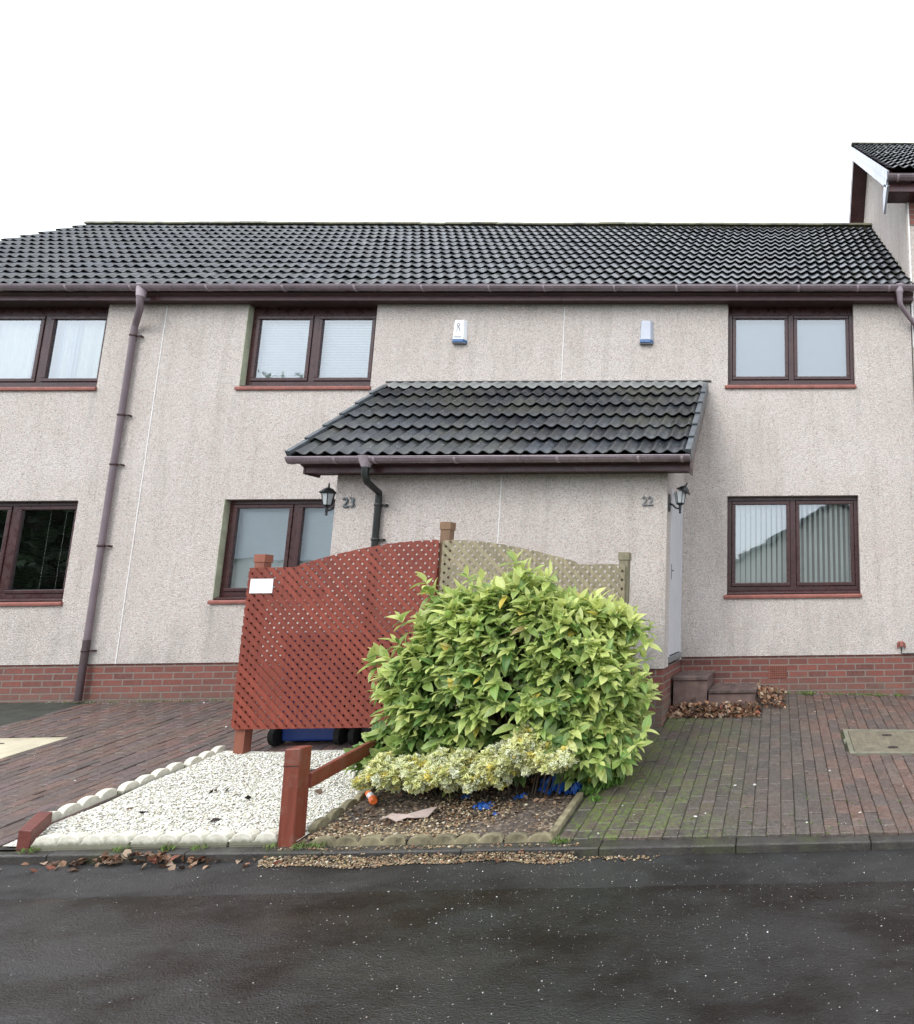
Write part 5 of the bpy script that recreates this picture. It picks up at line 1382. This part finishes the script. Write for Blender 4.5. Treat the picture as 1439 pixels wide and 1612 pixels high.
crumple('plastic_scrap', -2.42, 5.20, .07, .06, .02, 'sheet_blue', 'small blue plastic scrap close under the cream-leaved shrub', 'plastic scrap', 6, 5, .3)
crumple('plastic_scrap', -2.0, 5.18, .10, .08, .04, 'sheet_blue', 'blue plastic scrap just left of the crumpled sheet', 'plastic scrap', 8, 6, .3)
crumple('plastic_scrap', -2.06, 4.93, .06, .05, .012, 'sheet_blue', 'tiny blue plastic scrap on the gravel nearest the road', 'plastic scrap', 9, 5, .3)
b = MB(); cv_ = [(-2.86, 4.86), (-2.80, 4.90), (-2.74, 4.895), (-2.68, 4.91), (-2.62, 4.905), (-2.58, 4.96), (-2.52, 4.985), (-2.53, 4.88), (-2.60, 4.845), (-2.66, 4.85), (-2.72, 4.825), (-2.79, 4.84)]
V = [(x, y, zg(x, y) + .03 + .012 * math.sin(x * 40) + (.02 if y > 4.95 else 0)) for x, y in cv_]; V2 = [(x, y, z - .004) for x, y, z in V]; cn = (-2.68, 4.875, zg(0, 4.875) + .045)
nn = len(V); b.poly(V + V2 + [cn], [(i, (i + 1) % nn, 2 * nn) for i in range(nn)] + [(nn + (i + 1) % nn, nn + i, i, (i + 1) % nn) for i in range(nn)]); b.build('cardboard', 'card')
tag(bpy.data.objects['cardboard'], 'torn piece of damp brown cardboard lying on the planter gravel', 'cardboard')
CN = thing('plastic_bottle', 'small crushed bottle, white in the middle with orange ends, on the planter soil', 'bottle', (-3.12, 5.2, .17))
def pt(t_): return Vector((-3.195 + .15 * t_, 5.25 - .16 * t_, zg(0, 5.25 - .16 * t_) + .04 + .008 * math.sin(t_ * 3)))
for a, c, m, nm, rs in ((0, .36, 'orange_plastic', 'cap', [.016, .022, .024]), (.36, .72, 'white_plastic', 'body', [.024, .017, .026]), (.72, 1.0, 'orange_plastic', 'base', [.026, .028, .022])):
    b = MB(); b.tube([pt(a), pt((a + c) / 2), pt(c)], rs, 10); b.build(nm, m, CN)

# ------------------------------------------------------------ across the street (seen mirrored in the windows)
OH = thing('opposite_house', 'pale gabled house across the street, seen only mirrored in the windows', 'house', (1.5, -14, 0))
b = MB(); b.box(-2.2, 7.8, -22, -14, 0, 3.7); b.prism([(-2.2, 3.7), (7.8, 3.7), (2.8, 6.5)], -22, -14, 'Y'); b.build('wall', 'pale_far_wall', OH)
b = MB(); b.prism([(-2.7, 3.45), (-2.7, 3.65), (2.8, 6.75), (8.3, 3.65), (8.3, 3.45), (2.8, 6.5)], -22.3, -13.6, 'Y'); b.build('roof', 'roof_far', OH)
for x in (-1.4, 4.2):
    for z in (1.0,):
        b = MB(); b.box(x, x + 1.5, -14.0, -13.95, z, z + 1.2); b.build('window', 'blind_dark', OH)
OH2 = thing('opposite_house', 'low pale house with a long dark roof across the street, seen only mirrored', 'house', (-13, -15, 0))
b = MB(); b.box(-38, -5.5, -23, -15.3, 0, 4.3); b.build('wall', 'pale_far_wall', OH2)
b = MB(); b.prism([(-23.3, 4.2), (-14.9, 4.2), (-19, 7.5)], -38.3, -5.2, 'X'); b.build('roof', 'roof_far_light', OH2)
for x in (-20, -16.5, -12, -8.5):
    b = MB(); b.box(x, x + 1.6, -15.3, -15.25, .9, 2.2); b.build('window', 'blind_dark', OH2)
TR = thing('tree', 'leafy tree across the street, seen only mirrored in the upstairs window', 'tree', (-33, -25, 0))
b = MB(); b.tube([(-33, -25, 0), (-33, -25, 6), (-33, -25, 13)], [.3, .22, .1], 8)
for k in range(12):
    a = k * 2.4; b.tube([(-33, -25, 7 + k * .4), (-33 + 1.8 * math.cos(a), -25 + 1.8 * math.sin(a), 9.5 + k * .45)], [.09, .03], 5)
b.build('trunk', 'bark', TR)
n = 2600; q = rng.normal(0, 1, (n, 3)); q /= np.linalg.norm(q, axis=1)[:, None]; q *= rng.uniform(.5, 1, (n, 1)) * np.array([3.3, 3.0, 3.2]); cxyz = q + np.array([-33, -25, 13.6]) + .5 * np.sin(q * 2.3)
bv, bf, lc = leaf_base(.42, .25, .3, .08, 2)
M4 = np.concatenate([frames(rng.normal(0, 1, (n, 3)), rng.normal(0, 1, (n, 3))) * 1.5, cxyz[:, :, None]], axis=2)
scatter('crown', bv, bf, M4, pal(n, [(.05, .09, .03), (.08, .13, .04)], [1, 1], .3), 'weed_leaf', lc, np.zeros(n), TR)

b = MB(); b.box(-43, -28.2, -14, -13.1, 0, 7.0); hc = b.build('blocker_core', 'core_dark')  # added solid box, stops sky showing between the leaves of the screen
HG = thing('sky_blocker', 'tall dark leafy screen added across the street to keep sky out of the far left window reflection', 'sky_blocker', (-35, -13, 0))  # made-up screen that blocks the sky mirrored in the far left window
n = 5200; cxyz = np.stack([rng.uniform(-43, -28, n), rng.normal(-13.2, .5, n), rng.uniform(0, 7.3, n)], 1)
M4 = np.concatenate([frames(rng.normal(0, 1, (n, 3)), rng.normal(0, 1, (n, 3))) * 1.4, cxyz[:, :, None]], axis=2)
scatter('foliage', bv, bf, M4, pal(n, [(.02, .035, .014), (.03, .05, .02)], [1, 1], .3), 'weed_leaf', lc, np.zeros(n), HG)
hc.parent = HG; hc.location = (35, 13, 0); hc.name = 'solid_core'
